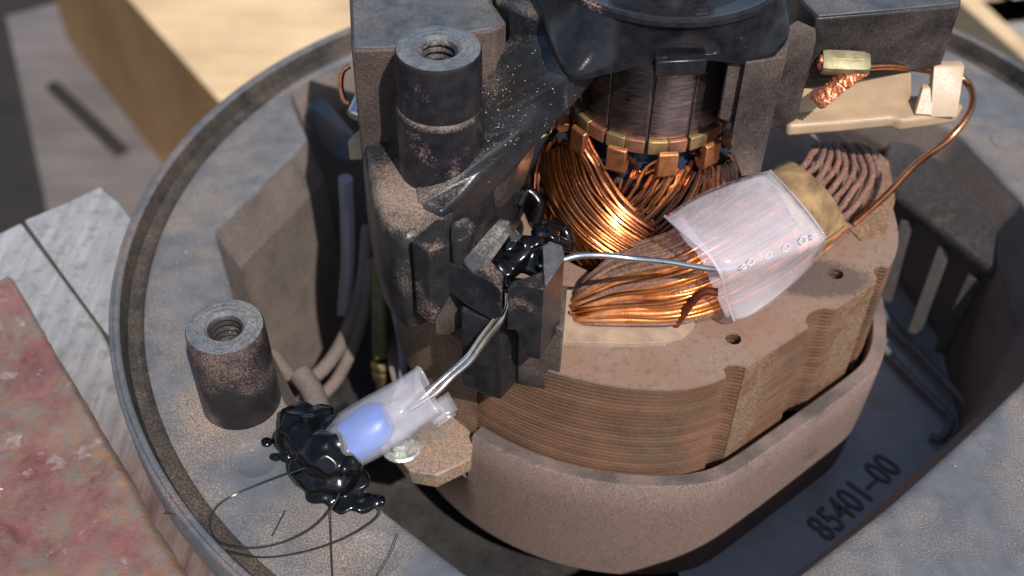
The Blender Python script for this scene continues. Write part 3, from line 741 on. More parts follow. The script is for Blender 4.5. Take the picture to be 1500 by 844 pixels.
# pressed edge beads and the row of air bubbles under the fold
tube('edge_bead', [P(*q)+Vector((0, 0, .015)) for q in Lp], .028, MT['clear'], slv, 8, 4)
tube('edge_bead', [P(*q)+Vector((0, 0, .015)) for q in Rp[:6]], .022, MT['clear'], slv, 8, 4)
for x, y, r in [(1090, 391, .05), (1100, 384, .075), (1126, 374, .08), (1152, 363, .085), (1177, 352, .09), (1193, 346, .06)]:
    c = P(x, y, 2.0); e1 = (P(x+10, y-4, 2.0)-c).normalized(); e2 = (P(x, y-10, 2.1)-c).normalized()
    tube('bubble', [c+e1*math.cos(t*math.pi/6)*r*.95+e2*math.sin(t*math.pi/6)*r*.7 for t in range(13)], .011, MT['gloss_clear'], slv, 6, 2)
# ================================================================== ARMATURE
arm = thing('armature', (AX.x, AX.y, 0), 'motor armature with worn copper commutator bars above dark enamelled windings', 'armature')
ZC0, ZC1, RC = 2.72, 4.72, 1.47
def sector(name, r0, r1, a0, a1, z0, z1, mat, parent, n=8, bev=.015):
    V = []; F = []
    for z in (z0, z1):
        for r in (r0, r1):
            for k in range(n+1):
                a = math.radians(a0+(a1-a0)*k/n); V.append(AX+Vector((r*math.sin(a), -r*math.cos(a), z)))
    q = lambda zi, ri, k: zi*2*(n+1)+ri*(n+1)+k
    for k in range(n):
        F += [(q(0, 0, k), q(0, 0, k+1), q(0, 1, k+1), q(0, 1, k)), (q(1, 0, k), q(1, 1, k), q(1, 1, k+1), q(1, 0, k+1)),
              (q(0, 1, k), q(0, 1, k+1), q(1, 1, k+1), q(1, 1, k)), (q(0, 0, k), q(1, 0, k), q(1, 0, k+1), q(0, 0, k+1))]
    for k in (0, n): F.append((q(0, 0, k), q(0, 1, k), q(1, 1, k), q(1, 0, k)))
    o = mesh(name, V, F, mat, parent)
    if bev: bevel(o, bev, 2)
    return o
MT['mica'] = plain('dark_mica', (.05, .035, .025), .6, var=.4, scale=5)
MT['brass_ring'] = plain('dull_brass', (.33, .22, .1), .5, .7, var=.35, scale=5, bump=.4)
MT['cop_ring'] = plain('dull_copper', (.33, .15, .09), .5, .7, var=.35, scale=5, bump=.4)
MT['tang'] = plain('copper_tang', (.5, .2, .08), .42, .85, var=.35, scale=6, bump=.6)
lathe('core', [(0, 4.7), (RC-.05, 4.7), (RC-.05, 2.4), (1.15, 2.3), (1.15, 1.9), (1.5, 1.6), (1.6, 0), (1.6, -1.5)], AX, MT['mica'], arm, 48)
MT['blue_ins'] = plain('blue_insulation', (.012, .022, .05), .5, var=.3, scale=4)
lathe('blue_insulation', [(1.18, 2.35), (1.3, 2.0), (1.42, 1.65), (1.2, 1.6)], AX, MT['blue_ins'], arm, 48)
for i in range(12):
    a = 24+30*i
    sector('commutator_bar', 1.0, RC, a+1.0, a+29.0, ZC0, ZC1, MT['comm'], arm)
    sector('riser', 1.0, RC+.09, a+1.2, a+15, 2.44, ZC0, MT['brass_ring'], arm, 5)
    sector('riser', 1.0, RC+.085, a+15.3, a+28.8, 2.44, ZC0, MT['cop_ring'], arm, 5)
    t = math.radians(a+14+random.uniform(-2, 2)); d = Vector((math.sin(t), -math.cos(t), 0)); s = Vector((math.cos(t), math.sin(t), 0))
    wd = .185
    tang = []
    for sg in (-1, 1):
        tang.append([AX+d*r+s*wd*sg+Vector((0, 0, z)) for r, z in ((RC+.05, 2.5), (RC+.12, 2.34), (RC+.26, 2.30), (RC+.34, 2.40), (RC+.33, 2.86), (RC+.25, 2.90), (RC+.19, 2.84), (RC+.19, 2.52))])
    n = 8
    V = tang[0]+tang[1]; F = [(k, (k+1) % n, n+(k+1) % n, n+k) for k in range(n)]
    # hook: outer lip standing up from the riser
    tr = [(0, 1, 7), (1, 2, 7), (2, 3, 4), (2, 4, 6), (2, 6, 7), (4, 5, 6)]
    F += tr + [tuple(n+q for q in f) for f in tr]
    off = Vector((0, 0, -.26))
    o = mesh('tang', [v+off for v in V], F, MT['tang'], arm); bevel(o, .02)
# windings: bundles of enamelled wire lying over one another on the end dome
def dome(a, z, lift=0):
    t = math.radians(a)
    u = (2.05-z)/1.9
    r = 1.42+.62*math.sin(max(0, min(1, u))*math.pi*.62)+lift
    return AX+Vector((r*math.sin(t), -r*math.cos(t), z))
def bundle(n, start, end, spread0, spread1, lift, mats, r=.044, layers=1, bulge=.05):
    n = int(n*1.35)
    for L_ in range(layers):
        for i in range(n):
            f = i/(n-1)-.5+random.gauss(0, .008); pts = []
            for k in range(9):
                t = k/8
                a = start[0]+(end[0]-start[0])*t + (spread0[0]+(spread1[0]-spread0[0])*t)*f
                z = start[1]+(end[1]-start[1])*t + (spread0[1]+(spread1[1]-spread0[1])*t)*f
                lf = lift+bulge*math.sin(math.pi*t)*1.5 + .12*(1-(2*f)**2)-L_*.1 + random.gauss(0, .006)
                pts.append(dome(a+random.gauss(0, .25), z+random.gauss(0, .008), lf))
            tube('winding_wire', pts, r*random.uniform(.9, 1.06), random.choice(mats), arm, 7, 3)
MT['enamel_arm'] = plain('amber_enamelled_copper', (.42, .13, .03), .2, .95, var=.3, scale=3, bump=.05, Coat_Weight=.5, Coat_Roughness=.08)
MT['enamel_deep'] = plain('deep_enamelled_copper', (.15, .045, .017), .24, .9, var=.4, scale=4, bump=.05, Coat_Weight=.5, Coat_Roughness=.1)
E1, E2 = MT['enamel_arm'], MT['enamel_deep']
MT['enamel_mid'] = plain('brown_enamelled_copper', (.27, .082, .022), .2, .95, var=.3, scale=3, bump=.05, Coat_Weight=.6, Coat_Roughness=.08)
E3 = MT['enamel_mid']
bundle(9, (-88, 1.7), (-40, -.1), (50, .5), (50, .2), .0, [E2, E3, E2])
bundle(10, (-50, 1.8), (-48, -.2), (62, 0), (60, 0), .02, [E2, E3, E1])
bundle(11, (62, 1.75), (52, -.1), (66, 0), (62, 0), .0, [E2, E3])
bundle(12, (34, 1.95), (-28, .25), (52, -.5), (26, -.75), .10, [E2, E3, E3])
bundle(10, (52, 1.9), (20, .2), (30, -.4), (30, -.6), .16, [E2, E3, E2])
bundle(16, (-66, 1.95), (2, .62), (30, .95), (12, .95), .26, [E2, E3, E2, E3, E1], layers=2)
bundle(8, (-36, 1.0), (-18, -.1), (34, .2), (30, 0), .2, [E1, E3, E1])
bundle(6, (10, 2.05), (-8, 1.35), (44, .1), (30, .2), .06, [E1, E3])
# loose ends at the tangs
for i in range(12):
    a = 38+30*i
    for k in range(2):
        tube('winding_wire', [dome(a+random.uniform(-8, 8), 2.32, .05), dome(a+random.uniform(-14, 14), 2.12, .02+.05*k), dome(a+random.uniform(-26, 26), 1.85, .03)], .05, random.choice([E1, E3]), arm, 7, 4)

# ================================================================== BRUSH BRACKET
brk = thing('brush_bracket', (AX.x, AX.y, -.3), 'black plastic bearing bracket bridging the commutator, dusted brown', 'motor bracket')
ZB = 4.6
prism('end_block', PV([(508, -80, ZB), (515, 74, ZB), (585, 72, ZB), (703, 47, ZB), (725, 44, ZB), (742, 33, ZB), (722, 4, ZB), (716, -80, ZB)]), 1.2, MT['black_side'] if 'black_side' in MT else MT['black_dirty'], brk, .05, 3)
# worn top plate of the end block
prism('block_top', PV([(512, -80, ZB+.02), (519, 70, ZB+.02), (585, 68, ZB+.02), (700, 44, ZB+.02), (722, 41, ZB+.02), (735, 33, ZB+.02), (717, 4, ZB+.02), (712, -80, ZB+.02)]), ZB-.05, MT['black_top'], brk, .03, 2)
# foot that carries the post and reaches down over the stator
rows = []
ft = [(530, 150), (532, 215), (543, 285), (560, 325), (588, 348), (625, 338), (660, 318), (712, 262), (770, 190), (760, 110), (640, 100)]
r0 = PV([(x, y, 2.62) for x, y in ft]); c0 = sum(r0, Vector())/len(r0)
def shrink(r, k, z): return [Vector((c0.x+(p.x-c0.x)*k, c0.y+(p.y-c0.y)*k, z)) for p in r]
r0 = cr(r0+[r0[0]], 4)[:-1]
rows = [shrink(r0, .02, 2.72), shrink(r0, .5, 2.70), shrink(r0, .86, 2.66), shrink(r0, .95, 2.6), shrink(r0, 1.0, 2.46), shrink(r0, 1.03, 2.0), shrink(r0, 1.04, 1.3), shrink(r0, 1.01, .6), shrink(r0, .96, .42), shrink(r0, .8, .35)]
loft('foot', rows, MT['foot'] if 'foot' in MT else MT['black_dirty'], brk, True, 45)
plate = [(704, 108, 3.62), (714, 78, 3.95), (743, 57, 4.1), (745, 34, 4.3), (724, 2, 4.55), (716, -80, 4.7), (900, -80, 4.9), (880, 60, 4.85), (838, 107, 4.62), (808, 140, 4.2), (770, 184, 3.7), (720, 240, 3.15), (680, 282, 2.86), (645, 312, 2.75), (612, 300, 2.72), (600, 240, 2.75), (640, 190, 2.9)]
prism('arm_plate', PV(plate), ('d', .75), MT['arm'], brk, .1, 4)
# stepped inner wall under the arm
hull('inner_wall', PV([(700, 260, 2.6), (768, 190, 3.3), (800, 165, 3.7), (768, 235, 2.4), (768, 270, 1.8), (735, 290, 1.6), (712, 330, 1.4)]) + [p+Vector((.1, .9, 0)) for p in PV([(700, 260, 2.6), (800, 165, 3.7), (712, 330, 1.4), (768, 270, 1.8)])], MT['black_dirty'], brk, .05)
hull('inner_wall', PV([(800, 150, 3.9), (832, 118, 4.3), (815, 175, 3.2), (806, 200, 2.9), (790, 190, 3.0)]) + [p+Vector((-.4, .9, 0)) for p in PV([(800, 150, 3.9), (832, 118, 4.3), (806, 200, 2.9)])], MT['black_dirty'], brk, .04)
# bearing hub
HZ = 5.56; RH = 2.1
inner = []
edge = PV([(700, -110, 4.75), (770, -20, 4.75), (812, 75, 4.72), (840, 107, 4.66), (893, 99, 4.64), (950, 86, 4.70), (1033, 80, 4.75), (1080, 84, 4.70), (1122, 84, 4.62), (1143, 66, 4.78), (1157, 41, 4.95), (1150, -20, 5.2), (1140, -110, 5.3)])
edge = cr(edge, 4)
rin = []
for p in edge:
    d = Vector((p.x-AX.x, p.y-AX.y, 0)).normalized(); rin.append(AX+d*RH+Vector((0, 0, HZ)))
def mixrow(t, sag): return [a.lerp(b, t)+Vector((0, 0, -sag)) for a, b in zip(rin, edge)]
rin_t = [p+Vector((0, 0, .0)) for p in rin]
loft('hub_skirt', [mixrow(0, .05), mixrow(.12, .12), mixrow(.4, .16), mixrow(.7, .12), mixrow(.92, .03), mixrow(1, .03), [p+Vector((0, 0, -.12)) for p in edge], [AX+Vector(((p-AX).x*.85, (p-AX).y*.85, p.z-.16)) for p in edge]], MT['hub'] if 'hub' in MT else MT['black_clean'], brk, False, 40)
lathe('hub_ring', [(RH+.05, HZ-.12), (RH+.04, HZ-.04), (RH-.02, HZ), (RH-.1, HZ-.02), (RH-.16, HZ-.12), (RH-.55, HZ-.2), (RH-.6, HZ-.26), (RH-.9, HZ-.28), (.9, HZ-.28), (.85, HZ+.1), (0, HZ+.12)], AX, MT['black_clean'], brk, 72, 30)
obox('latch', (P(958, 93, 4.6)+P(1033, 89, 4.6))/2, (P(1033, 89, 4.6)-P(958, 93, 4.6))/2, Vector((0, .2, 0)), Vector((0, 0, .15)), MT['black_clean'], brk, .03)
# screw post on the foot
tp = P(642, 70, 5.12)
post(brk, Vector((tp.x, tp.y, 2.6)), tp, .735, MT['post_black'] if 'post_black' in MT else MT['black'], 1.42, MT['post_face'], .46)
# right-hand block, its legs and flutes
prism('end_block', PV([(1168, -80, ZB), (1172, 2, ZB), (1196, 27, ZB), (1300, 18, ZB), (1408, 8, ZB), (1412, -80, ZB)]), 3.25, MT['black_side2'], brk, .05, 3)
prism('block_top', PV([(1172, -80, ZB+.02), (1176, 0, ZB+.02), (1199, 23, ZB+.02), (1300, 14, ZB+.02), (1404, 4, ZB+.02), (1408, -80, ZB+.02)]), ZB-.05, MT['black_top'], brk, .03)
prism('flute', PV([(1150, 40, 4.75), (1168, 28, 4.75), (1196, 40, 4.5), (1196, 60, 4.3), (1178, 70, 4.3), (1152, 62, 4.5)]), 2.6, MT['black_dirty'], brk, .04)
prism('leg', PV([(1092, 92, 4.6), (1122, 88, 4.6), (1152, 82, 4.6), (1160, 40, 4.6), (1100, 40, 4.6)]), [2.95, 2.1, 2.05, 2.0, 2.6], MT['black_dirty'], brk, .04)
prism('leg', PV([(1066, 96, 4.5), (1096, 92, 4.5), (1110, 40, 4.5), (1075, 40, 4.5)]), [3.4, 3.2, 2.6, 2.8], MT['black_dirty'], brk, .04)

# ------------------------------------------------ terminal block (moulded with the bracket)
TB = MT['black_term'] if 'black_term' in MT else MT['black']
# lower leg with two faces
prism('terminal_leg', PV([(733, 585, -.6), (677, 566, -.6), (680, 545, -.6), (745, 520, -.6), (800, 525, -.6), (822, 555, -.6), (818, 577, -.6), (757, 562, -.6)]), [-.6]*8, TB, brk, 0)
def up_prism(name, pts, z0, z1, mat, parent, bev=.04, seg=2):
    """plan outline measured at height z0, raised to z1 (number or list)"""
    n = len(pts); b = [P(x, y, z0) for x, y in pts]
    t = [Vector((p.x, p.y, z1[i] if isinstance(z1, list) else z1)) for i, p in enumerate(b)]
    return prism(name, t, [z0]*n, mat, parent, bev, seg)
bpy.data.objects.remove(bpy.data.objects['terminal_leg'])
up_prism('terminal_leg', [(733, 586), (677, 566), (690, 520), (752, 512), (757, 560)], -.62, 1.35, TB, brk, .035)
up_prism('terminal_leg', [(757, 561), (752, 505), (824, 512), (818, 577)], -.58, [1.2, 1.2, 1.1, 1.1], MT['black_dirty'], brk, .03)
# left cheek with hooked top
prism('cheek', PV([(602, 352, 2.75), (629, 368, 2.75), (659, 358, 2.75), (660, 324, 2.75), (640, 319, 2.75)]), [1.1, .95, 1.6, 1.6, 1.5], TB, brk, .05, 3)
prism('cheek_hook', PV([(660, 350, 2.86), (674, 353, 2.86), (694, 341, 2.86), (697, 328, 2.9), (684, 314, 2.9), (661, 326, 2.86)]), 2.2, TB, brk, .06, 3)
# web behind the channel
prism('channel_web', PV([(632, 372, 2.45), (652, 372, 2.45), (700, 350, 2.45), (690, 325, 2.45), (640, 335, 2.45)]), .5, MT['black_dirty'], brk, .03)
# main jaw body
prism('jaw_body', PV([(649, 383, 2.3), (690, 398, 2.3), (723, 415, 2.3), (735, 428, 2.25), (738, 402, 2.3), (712, 372, 2.35), (676, 366, 2.35), (659, 369, 2.3)]), [1.68, 1.42, 1.42, 1.7, 1.7, 1.3, 1.3, 1.6], TB, brk, .05, 3)
hull('blade', PV([(675, 383, 2.36), (691, 400, 2.36), (733, 318, 3.1), (748, 323, 3.1), (749, 342, 2.8), (708, 400, 2.2), (690, 403, 2.15), (700, 372, 2.3)]), MT['term_top'], brk, .04, 3)
hull('blade_curl', PV([(745, 330, 3.0), (758, 338, 2.95), (766, 347, 2.85), (760, 356, 2.6), (744, 350, 2.6)]), MT['term_top'], brk, .05, 3)
# right jaw with its long tongue
prism('jaw', PV([(744, 423, 2.45), (756, 417, 2.5), (771, 418, 2.5), (776, 420, 2.5), (796, 424, 2.48), (827, 378, 2.62), (824, 361, 2.66), (804, 353, 2.7), (791, 362, 2.7), (802, 378, 2.62), (792, 398, 2.52), (768, 407, 2.46), (750, 412, 2.44)]), [1.5, 1.45, 1.38, .86, .8, 1.0, 1.1, 1.3, 1.3, 1.2, 1.2, 1.3, 1.4], TB, brk, .035, 3)
hull('jaw_worn_edge', PV([(798, 420, 2.53), (828, 377, 2.67), (824, 360, 2.7), (805, 353, 2.74), (794, 360, 2.74), (806, 378, 2.68), (796, 400, 2.58)]) + [p+Vector((0, 0, -.06)) for p in PV([(799, 418, 2.53), (826, 377, 2.67), (805, 355, 2.74)])], MT['term_top'], brk, .02)
hull('stud', PV([(624, 430, 1.5), (632, 424, 1.55), (646, 427, 1.5), (651, 437, 1.4), (648, 450, 1.25), (632, 450, 1.2)]) + [p+Vector((.1, .35, 0)) for p in PV([(624, 430, 1.5), (651, 437, 1.4), (632, 450, 1.2)])], TB, brk, .04)
# tar inside the jaws
tar = blob('tar_plug', [(P(760, 372, 2.2), .34, (1.2, 1, .7)), (P(738, 392, 2.1), .26, (1.1, 1, .7)), (P(784, 384, 2.15), .28, (1.1, 1, .7)), (P(748, 358, 2.35), .2, (1, 1, .8)), (P(775, 355, 2.4), .2, (1.2, 1, .7)), (P(738, 415, 2.0), .1, (1, 1, 1.2)), (P(800, 345, 2.2), .25, (1, 1, .8))], MT['tar'], None, .03, .09, 5.5, 2)
tag(tar, 'glossy black tar filling the terminal block jaws', 'tar')
# tarred wires behind the terminal
for pts, lb in [([(760, 300, 1.2), (772, 280, 1.4), (790, 300, 1.2), (782, 330, 1.0)], 'tar-coated black loop in the gap behind the terminal block'),
                ([(800, 330, 1.6), (826, 338, 1.6), (832, 360, 1.4), (815, 352, 1.6)], 'black tarred wire end beside the right terminal jaw')]:
    o = tube('tarred_wire', PV(pts), .12, MT['tar'], None, 10); tag(o, lb, 'wire')

# ================================================================== BRUSH HOLDER, CRIMP, LEADS
hol = thing('brush_holder', P(1270, 180, 2.22), 'cream nylon brush holder projecting below the right bracket block', 'brush holder')
prism('tray', PV([(x, y, 2.55) for x, y in [(1146, 172), (1156, 184), (1235, 178), (1306, 171), (1322, 176), (1404, 165), (1413, 152), (1345, 138), (1165, 148)]]), ('d', .27), MT['cream'], hol, .08, 4)
hull('back_wall', PV([(1158, 134, 2.97), (1335, 106, 3.17), (1336, 150, 2.52), (1162, 168, 2.52)]) + [p+Vector((0, .35, 0)) for p in PV([(1158, 134, 2.97), (1335, 106, 3.17), (1336, 150, 2.52), (1162, 168, 2.52)])], MT['cream'], hol, .04, 3)
hull('clip', PV([(1368, 99, 3.32), (1374, 96, 3.34), (1410, 93, 3.34), (1413, 98, 3.32), (1402, 172, 2.52), (1362, 172, 2.52)]) + [p+Vector((0, .22, 0)) for p in PV([(1368, 99, 3.32), (1413, 98, 3.32), (1402, 172, 2.52), (1362, 172, 2.52)])], MT['cream'], hol, .03, 3)
hull('clip_web', PV([(1340, 168, 2.57), (1352, 128, 2.97), (1368, 128, 2.97), (1366, 170, 2.57)]) + [p+Vector((0, .12, 0)) for p in PV([(1340, 168, 2.57), (1352, 128, 2.97), (1368, 128, 2.97), (1366, 170, 2.57)])], MT['cream'], hol, .02)
h2 = hull('brush_holder', PV([(776, 196, 2.9), (808, 178, 3.1), (809, 196, 2.9), (780, 210, 2.75)]) + [p+Vector((-.1, .8, 0)) for p in PV([(776, 196, 2.9), (808, 178, 3.1), (809, 196, 2.9), (780, 210, 2.75)])], MT['cream'], None, .04)
tag(h2, 'cream brush holder end peeping out left of the commutator', 'brush holder')
h3 = hull('brush_holder', PV([(508, 206, 1.6), (532, 203, 1.6), (533, 235, 1.2), (512, 236, 1.2)]) + [p+Vector((.3, .6, 0)) for p in PV([(508, 206, 1.6), (532, 203, 1.6), (533, 235, 1.2), (512, 236, 1.2)])], MT['cream'], None, .04)
tag(h3, 'cream plastic nub sticking out left of the bracket', 'brush holder')
q = P(520, 172, 2.0)
o = lathe('pin', [(0, .0), (.16, 0), (.19, .04), (.19, .6), (0, .6)], q, MT['steel'], None, 24, axis=Vector((.35, .8, .5)).normalized()); tag(o, 'small round metal pin end left of the bracket', 'pin')
o = tube('copper_ring', PV([(512, 96, 2.6), (502, 105, 2.5), (499, 125, 2.3), (504, 146, 2.1), (512, 152, 2.05)]), .06, MT['copper_lead'], None, 8)
tag(o, 'curl of copper wire at the left edge of the bracket', 'wire')
cr_ = thing('crimp', P(1236, 100, 2.7), 'dull brass crimp joining copper lead and braid on the brush holder', 'crimp')
c0_, c1_ = P(1203, 91, 3.75), P(1272, 94, 3.75); d = (c1_-c0_).normalized(); n_ = Vector((0, -.55, .83)); s_ = d.cross(n_)
rows = []
for t, k in ((0, .96), (.12, 1.05), (.5, 1.06), (.88, 1.0), (1, .82)):
    c = c0_.lerp(c1_, t); r = []
    for j in range(16):
        a = 2*math.pi*j/16; e = 4
        rr = (abs(math.cos(a))**e+abs(math.sin(a))**e)**(-1/e)
        r.append(c + n_*math.sin(a)*rr*.16*k + s_*math.cos(a)*rr*.21*k)
    rows.append(r)
rows = [[c0_]*16] + rows + [[c1_]*16]
loft('barrel', rows, MT['crimp'] if 'crimp' in MT else MT['brass'], cr_, True, 40)
obox('seam', c0_.lerp(c1_, .5)+n_*.168, d*.3, s_*.02, n_*.008, MT['brass_ring'], cr_, .005)
MT['braid'] = plain('copper_braid', (.66, .25, .13), .4, .85, var=.4, scale=12, bump=.6)
# braid stub at the crimp mouth and braid tail below: plaited fine strands
def braid(name, path, rad, parent, ns=16, tw=3.0):
    pp = cr(PV(path), 10); m = len(pp)
    for i in range(ns):
        ph = 2*math.pi*i/ns; sgn = 1 if i % 2 else -1; pts = []
        for k, p in enumerate(pp):
            t = k/(m-1); tg = (pp[min(k+1, m-1)]-pp[max(k-1, 0)]).normalized(); a_ = tg.cross(Vector((0, 0, 1))).normalized(); b_ = tg.cross(a_)
            r = rad(t)*(.8+.2*math.sin(t*40+ph*3)); an = ph+sgn*tw*2*math.pi*t
            pts.append(p + a_*math.cos(an)*r*1.15 + b_*math.sin(an)*r*.75)
        V, F = tube_data(pts, .032, 5)
        mesh('braid_strand', V, F, MT['braid'], parent)
    tube('braid_core', PV(path), lambda t: rad(t)*.8, MT['braid'], parent, 10, 8)
brd = thing('braid', P(1210, 150, 2.6), 'frayed copper braid stub hanging under the brass crimp', 'braid')
braid('braid', [(1268, 104, 3.6), (1248, 112, 3.55), (1225, 126, 3.4), (1196, 150, 3.15)], lambda t: .07+.09*min(1, t*2), brd)
stub = blob('braid_end', [(P(1204, 92, 3.73), .15, (.7, 1, 1))], MT['braid'], brd, .02, .05, 12, 1)
ld = tube('copper_lead', PV([(1270, 98, 3.72), (1300, 97, 3.55), (1340, 100, 3.2), (1370, 105, 2.9), (1400, 111, 2.75), (1420, 125, 2.65), (1425, 150, 2.55), (1412, 178, 2.4), (1385, 208, 2.1), (1340, 242, 1.5), (1300, 284, .85), (1262, 318, .3), (1250, 328, .15)]), .07, MT['copper_lead'], None, 12, 10)
tag(ld, 'bare copper lead looping from the crimp down to the coil', 'wire')

# ================================================================== CRIMPED SPLICE WITH TAR
for k, (dx, dy, lb) in enumerate([(0, 0, 'upper tinned wire of the twisted pair leaving the terminal block'), (6, 6, 'lower tinned wire of the twisted pair leaving the terminal block')]):
    pts = [(741+dx*.3, 428, 1.95), (740+dx*.6, 448, 1.72), (728+dx, 464+dy, 1.5), (706+dx, 492+dy, 1.1), (685+dx*.8, 522+dy, .72), (660+dx*.6, 545+dy, .5), (632+dx, 570+dy, .32), (600, 600, .1)]
    o = tube('lead_wire', PV(pts), .05, MT['lead'] if 'lead' in MT else MT['tinned'], None, 10, 8); tag(o, lb, 'wire', 'twisted lead pair')
con = thing('splice_tube', P(560, 640, -.8), 'frosted plastic splice tube with a blue core, one end buried in tar', 'splice tube')
c0_ = P(628, 572, .2); c1_ = P(482, 664, -.72)
d = (c1_-c0_).normalized(); s_ = d.cross(Vector((0, 0, 1))).normalized(); n_ = s_.cross(d)
if n_.z < 0: n_ = -n_
def cring(t, a, b, n=28, rot=0, off=Vector()):
    c = c0_.lerp(c1_, t)+off
    return [c + s_*math.cos(2*math.pi*k/n+rot)*a + n_*math.sin(2*math.pi*k/n+rot)*b for k in range(n)]
prof = [(0, .58, .24), (.04, .58, .25), (.2, .57, .30), (.35, .56, .35), (.5, .54, .39), (.7, .5, .41), (.9, .44, .4), (1.0, .36, .34)]
rows = [[p + Vector(noise.noise_vector(p*1.7))*.07 for p in cring(t, a, b)] for t, a, b in prof]
rows = [list(r) for r in zip(*[cr(list(c), 3) for c in zip(*rows)])]
loft('outer_tube', rows, MT['clear2'], con, True, 60, .035)
tube('mouth_bead', rows[0]+[rows[0][0]], .026, MT['clear2'], con, 8, 2)
# flattened lip folded at the mouth
for k, (t0, t1) in enumerate(((-.14, .1), (-.10, .08))):
    ra = [c0_.lerp(c1_, t0)+s_*sg*q + n_*(-.12-.1*k+.05*math.sin(q*9)) for sg in (1 if (s_.y < 0) else -1,) for q in (.2, .32, .44, .56)]
    rb = [c0_.lerp(c1_, t1)+s_*sg*q + n_*(-.15-.1*k+.05*math.sin(q*9)) for sg in (1 if (s_.y < 0) else -1,) for q in (.2, .32, .44, .56)]
    loft('mouth_fold', [ra, rb], MT['clear2'], con, False, 60, .03)
rows = [cring(.40, .02, .02, 24), cring(.41, .30, .24, 24), cring(.5, .43, .33, 24), cring(.75, .45, .37, 24), cring(.98, .34, .3, 24), cring(1.0, .02, .02, 24)]
rows = [[p + Vector(noise.noise_vector(p*2.5))*.05 for p in r] for r in rows]
loft('blue_core', rows, MT['blue'], con, True, 50)
rows = [cring(.12, .02, .02, 20, 0, n_*-.05), cring(.14, .1, .08, 20, 0, n_*-.05), cring(.3, .2, .14, 20), cring(.45, .22, .18, 20), cring(.5, .02, .02, 20)]
loft('crimp_core', rows, MT['clear2'], con, True, 50)
tl = []
for x, y, z, r, q in [(440, 614, -.5, .34, (1.1, 1, .8)), (428, 640, -.7, .32, (.9, 1, .9)), (458, 640, -.55, .46, (1.1, 1, .75)), (480, 662, -.6, .52, (1, 1, .8)), (462, 684, -.85, .46, (1, 1, .7)), (492, 692, -.85, .44, (1, 1, .65)), (454, 702, -1.0, .26, (1, 1, .7)),
                      (476, 722, -1.03, .26, (1.2, 1, .5)), (502, 734, -1.08, .24, (1.3, 1, .45)), (530, 737, -1.12, .2, (1.4, 1, .45)), (553, 733, -1.14, .13, (1.3, 1, .5)), (520, 706, -1.0, .24, (1.2, 1, .5)), (421, 668, -1.05, .15, (1, 1, .6)), (404, 670, -1.13, .09, (1.4, 1, .5)), (418, 655, -1.0, .16, (1, 1, .8)), (470, 612, -.45, .26, (1, 1, .8)), (500, 650, -.45, .3, (1, 1, .9)), (508, 678, -.6, .28, (1, 1, .9)), (490, 632, -.45, .3, (1, 1, .9))]:
    tl.append((P(x, y, z), r, q))
def crease(o, size=.4, k=.055):
    tx = bpy.data.textures.new('tar_folds', 'MUSGRAVE'); tx.musgrave_type = 'RIDGED_MULTIFRACTAL'; tx.noise_scale = size; tx.octaves = 1.6
    m = o.modifiers.new('folds', 'DISPLACE'); m.texture = tx; m.strength = k; m.mid_level = .6; m.texture_coords = 'GLOBAL'
    sm = o.modifiers.new('settle', 'SMOOTH'); sm.factor = .5; sm.iterations = 2
tar2 = blob('tar_lump', tl, MT['tar'], None, .028, .06, 3.0, 6); crease(tar2); tag(tar2, 'glossy black tar lump smeared over the splice end on the flange edge', 'tar')
o = blob('tar_drop', [(P(391, 648, -1.13), .1, (1.1, 1, .7)), (P(399, 647, -1.15), .05, (1.3, 1, .5))], MT['tar'], None, .02, .02, 8, 1); tag(o, 'small black tar drop left of the tar lump', 'tar')
TH_ = [([(470, 678, -.35), (440, 688, -.6), (400, 702, -.85), (350, 722, -1.05), (318, 742, -1.12), (308, 770, -1.16), (322, 795, -1.17), (360, 803, -1.17), (410, 796, -1.15), (455, 775, -1.1), (485, 745, -1.0), (500, 715, -.8), (505, 690, -.5)], .017, 'black tar thread looping left from the lump and back'),
       ([(548, 738, -.95), (556, 752, -1.05), (535, 772, -1.12), (490, 795, -1.15), (430, 812, -1.16), (370, 816, -1.16), (310, 800, -1.15), (285, 775, -1.13), (262, 757, -1.05), (240, 752, -.85)], .016, 'outer black tar thread curving across the flange to the rim'),
       ([(484, 735, -.95), (485, 780, -1.12), (486, 815, -1.14), (489, 870, -1.14)], .011, 'straight tar thread running towards the bottom edge'),
       ([(583, 782, -1.05), (572, 812, -1.1), (550, 848, -1.15)], .008, 'thin pale thread beside the near pin mark'),
       ([(418, 748, -1.17), (408, 768, -1.17), (398, 786, -1.17)], .009, 'short silvery thread lying inside the tar loop')]
for pts, r, lb in TH_:
    o = tube('thread', [P(x, y, z+(.06 if z < -1.08 else 0)) for x, y, z in pts], r, MT['hair'], None, 6, 8); tag(o, lb, 'thread', 'threads drawn from the tar')
# ================================================================== CRUMBS
for k, (x, y, z, r, lb) in enumerate([(730, 138, 3.62, .05, 'pale crumb on the bracket arm, highest of the four'), (735, 172, 3.37, .06, 'whitish crumb to the right of the tan clump'), (722, 176, 3.28, .085, 'tan clump of grit beside the black post'), (759, 143, 3.72, .045, 'lone crumb farthest right on the bracket arm')]):
    o = blob('crumb', [(P(x, y, z), r, (1, 1, .8)), (P(x-3, y+1, z), r*.8, (1, 1, .8))], MT['crumb'], None, .015, .04, 18, 1); tag(o, lb, 'crumb', 'crumbs on the bracket arm')
o = blob('crumb', [(P(312, 608, -1.15), .09, (.8, 1, .7))], MT['rust'], None, .02, .04, 12, 1); tag(o, 'brown dirt flake at the foot of the left screw post', 'crumb')

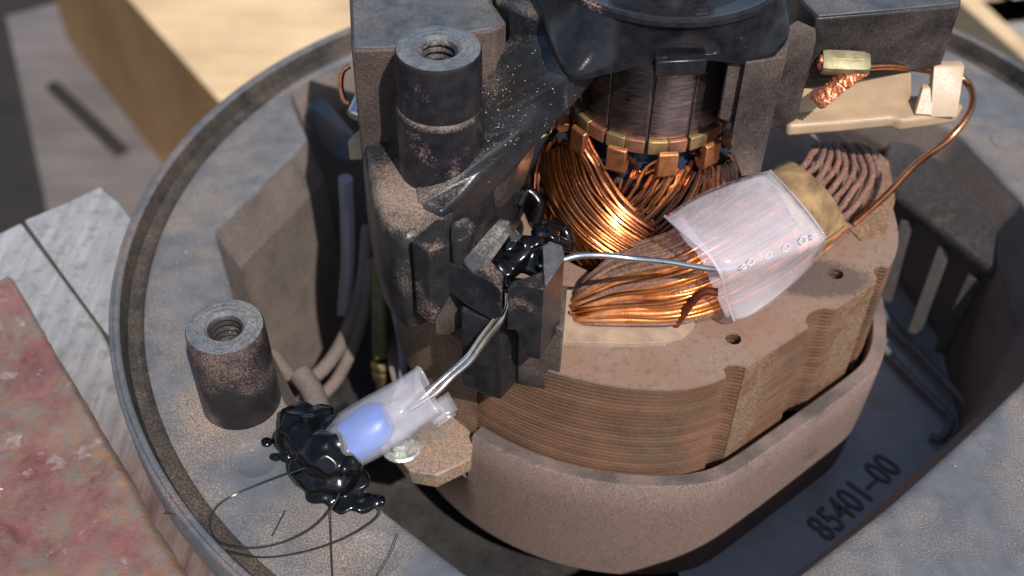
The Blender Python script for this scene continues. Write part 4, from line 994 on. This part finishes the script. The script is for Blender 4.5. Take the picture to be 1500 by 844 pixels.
# ================================================================== GRIT
def grit(name, spots, mat, label, cat, seed):
    rnd = random.Random(seed); V = []; F = []
    for p, r in spots:
        n0 = len(V); q = [Vector((rnd.gauss(0, 1), rnd.gauss(0, 1), abs(rnd.gauss(0, .8)))).normalized()*r*rnd.uniform(.6, 1.2) for _ in range(4)]
        V += [p+v for v in q] + [p-Vector((0, 0, r*.3))]
        F += [(n0, n0+1, n0+2), (n0, n0+2, n0+3), (n0, n0+1, n0+4), (n0+1, n0+2, n0+4), (n0+2, n0+3, n0+4), (n0+3, n0, n0+4), (n0+1, n0+2, n0+3)]
    o = mesh(name, V, F, mat, None, False); tag(o, label, cat, None, 'stuff'); return o
MT['grit'] = plain('pale_grit', (.34, .25, .18), .9, var=.5, scale=9, bump=0)
rnd = random.Random(5); sp = []
while len(sp) < 900:
    k = rnd.randrange(NH); lo = WR[k]+.25; hi = RR[k]-.75
    if hi <= lo: continue
    r = rnd.uniform(lo, hi); sp.append((HC+Vector((math.cos(PH[k])*r, math.sin(PH[k])*r, -1.195)), rnd.choice([.008, .01, .012, .016, .028])))
grit('grit', sp, MT['grit'], 'pale grit specks scattered over the grey flange', 'grit', 1)
sp = []
while len(sp) < 700:
    t = rnd.uniform(math.radians(215), math.radians(400)); r = rnd.uniform(4.0, 5.0); p = S0+Vector((math.cos(t)*r, math.sin(t)*r, .004))
    if (p-S0).dot(UA) < 4.3: sp.append((p, rnd.choice([.008, .01, .012, .02])))
grit('grit', sp, MT['grit'], 'fine brown grit on the stator top', 'grit', 2)
sp = []
for _ in range(260):
    p = P(706+abs(rnd.gauss(0, 55)), 170+rnd.gauss(0, 50), 3.0)
    sp.append(p)
pl = bpy.data.objects['arm_plate']; bpy.context.view_layer.update()
sp2 = []
for p in sp:
    hit, loc, nr, ix = pl.ray_cast(CO, (p-CO).normalized())
    if hit: sp2.append((loc+nr*.004, rnd.choice([.01, .012, .016, .024])))
if sp2: grit('grit', sp2, MT['grit'], 'grit specks on the black bracket arm beside the post', 'grit', 3)
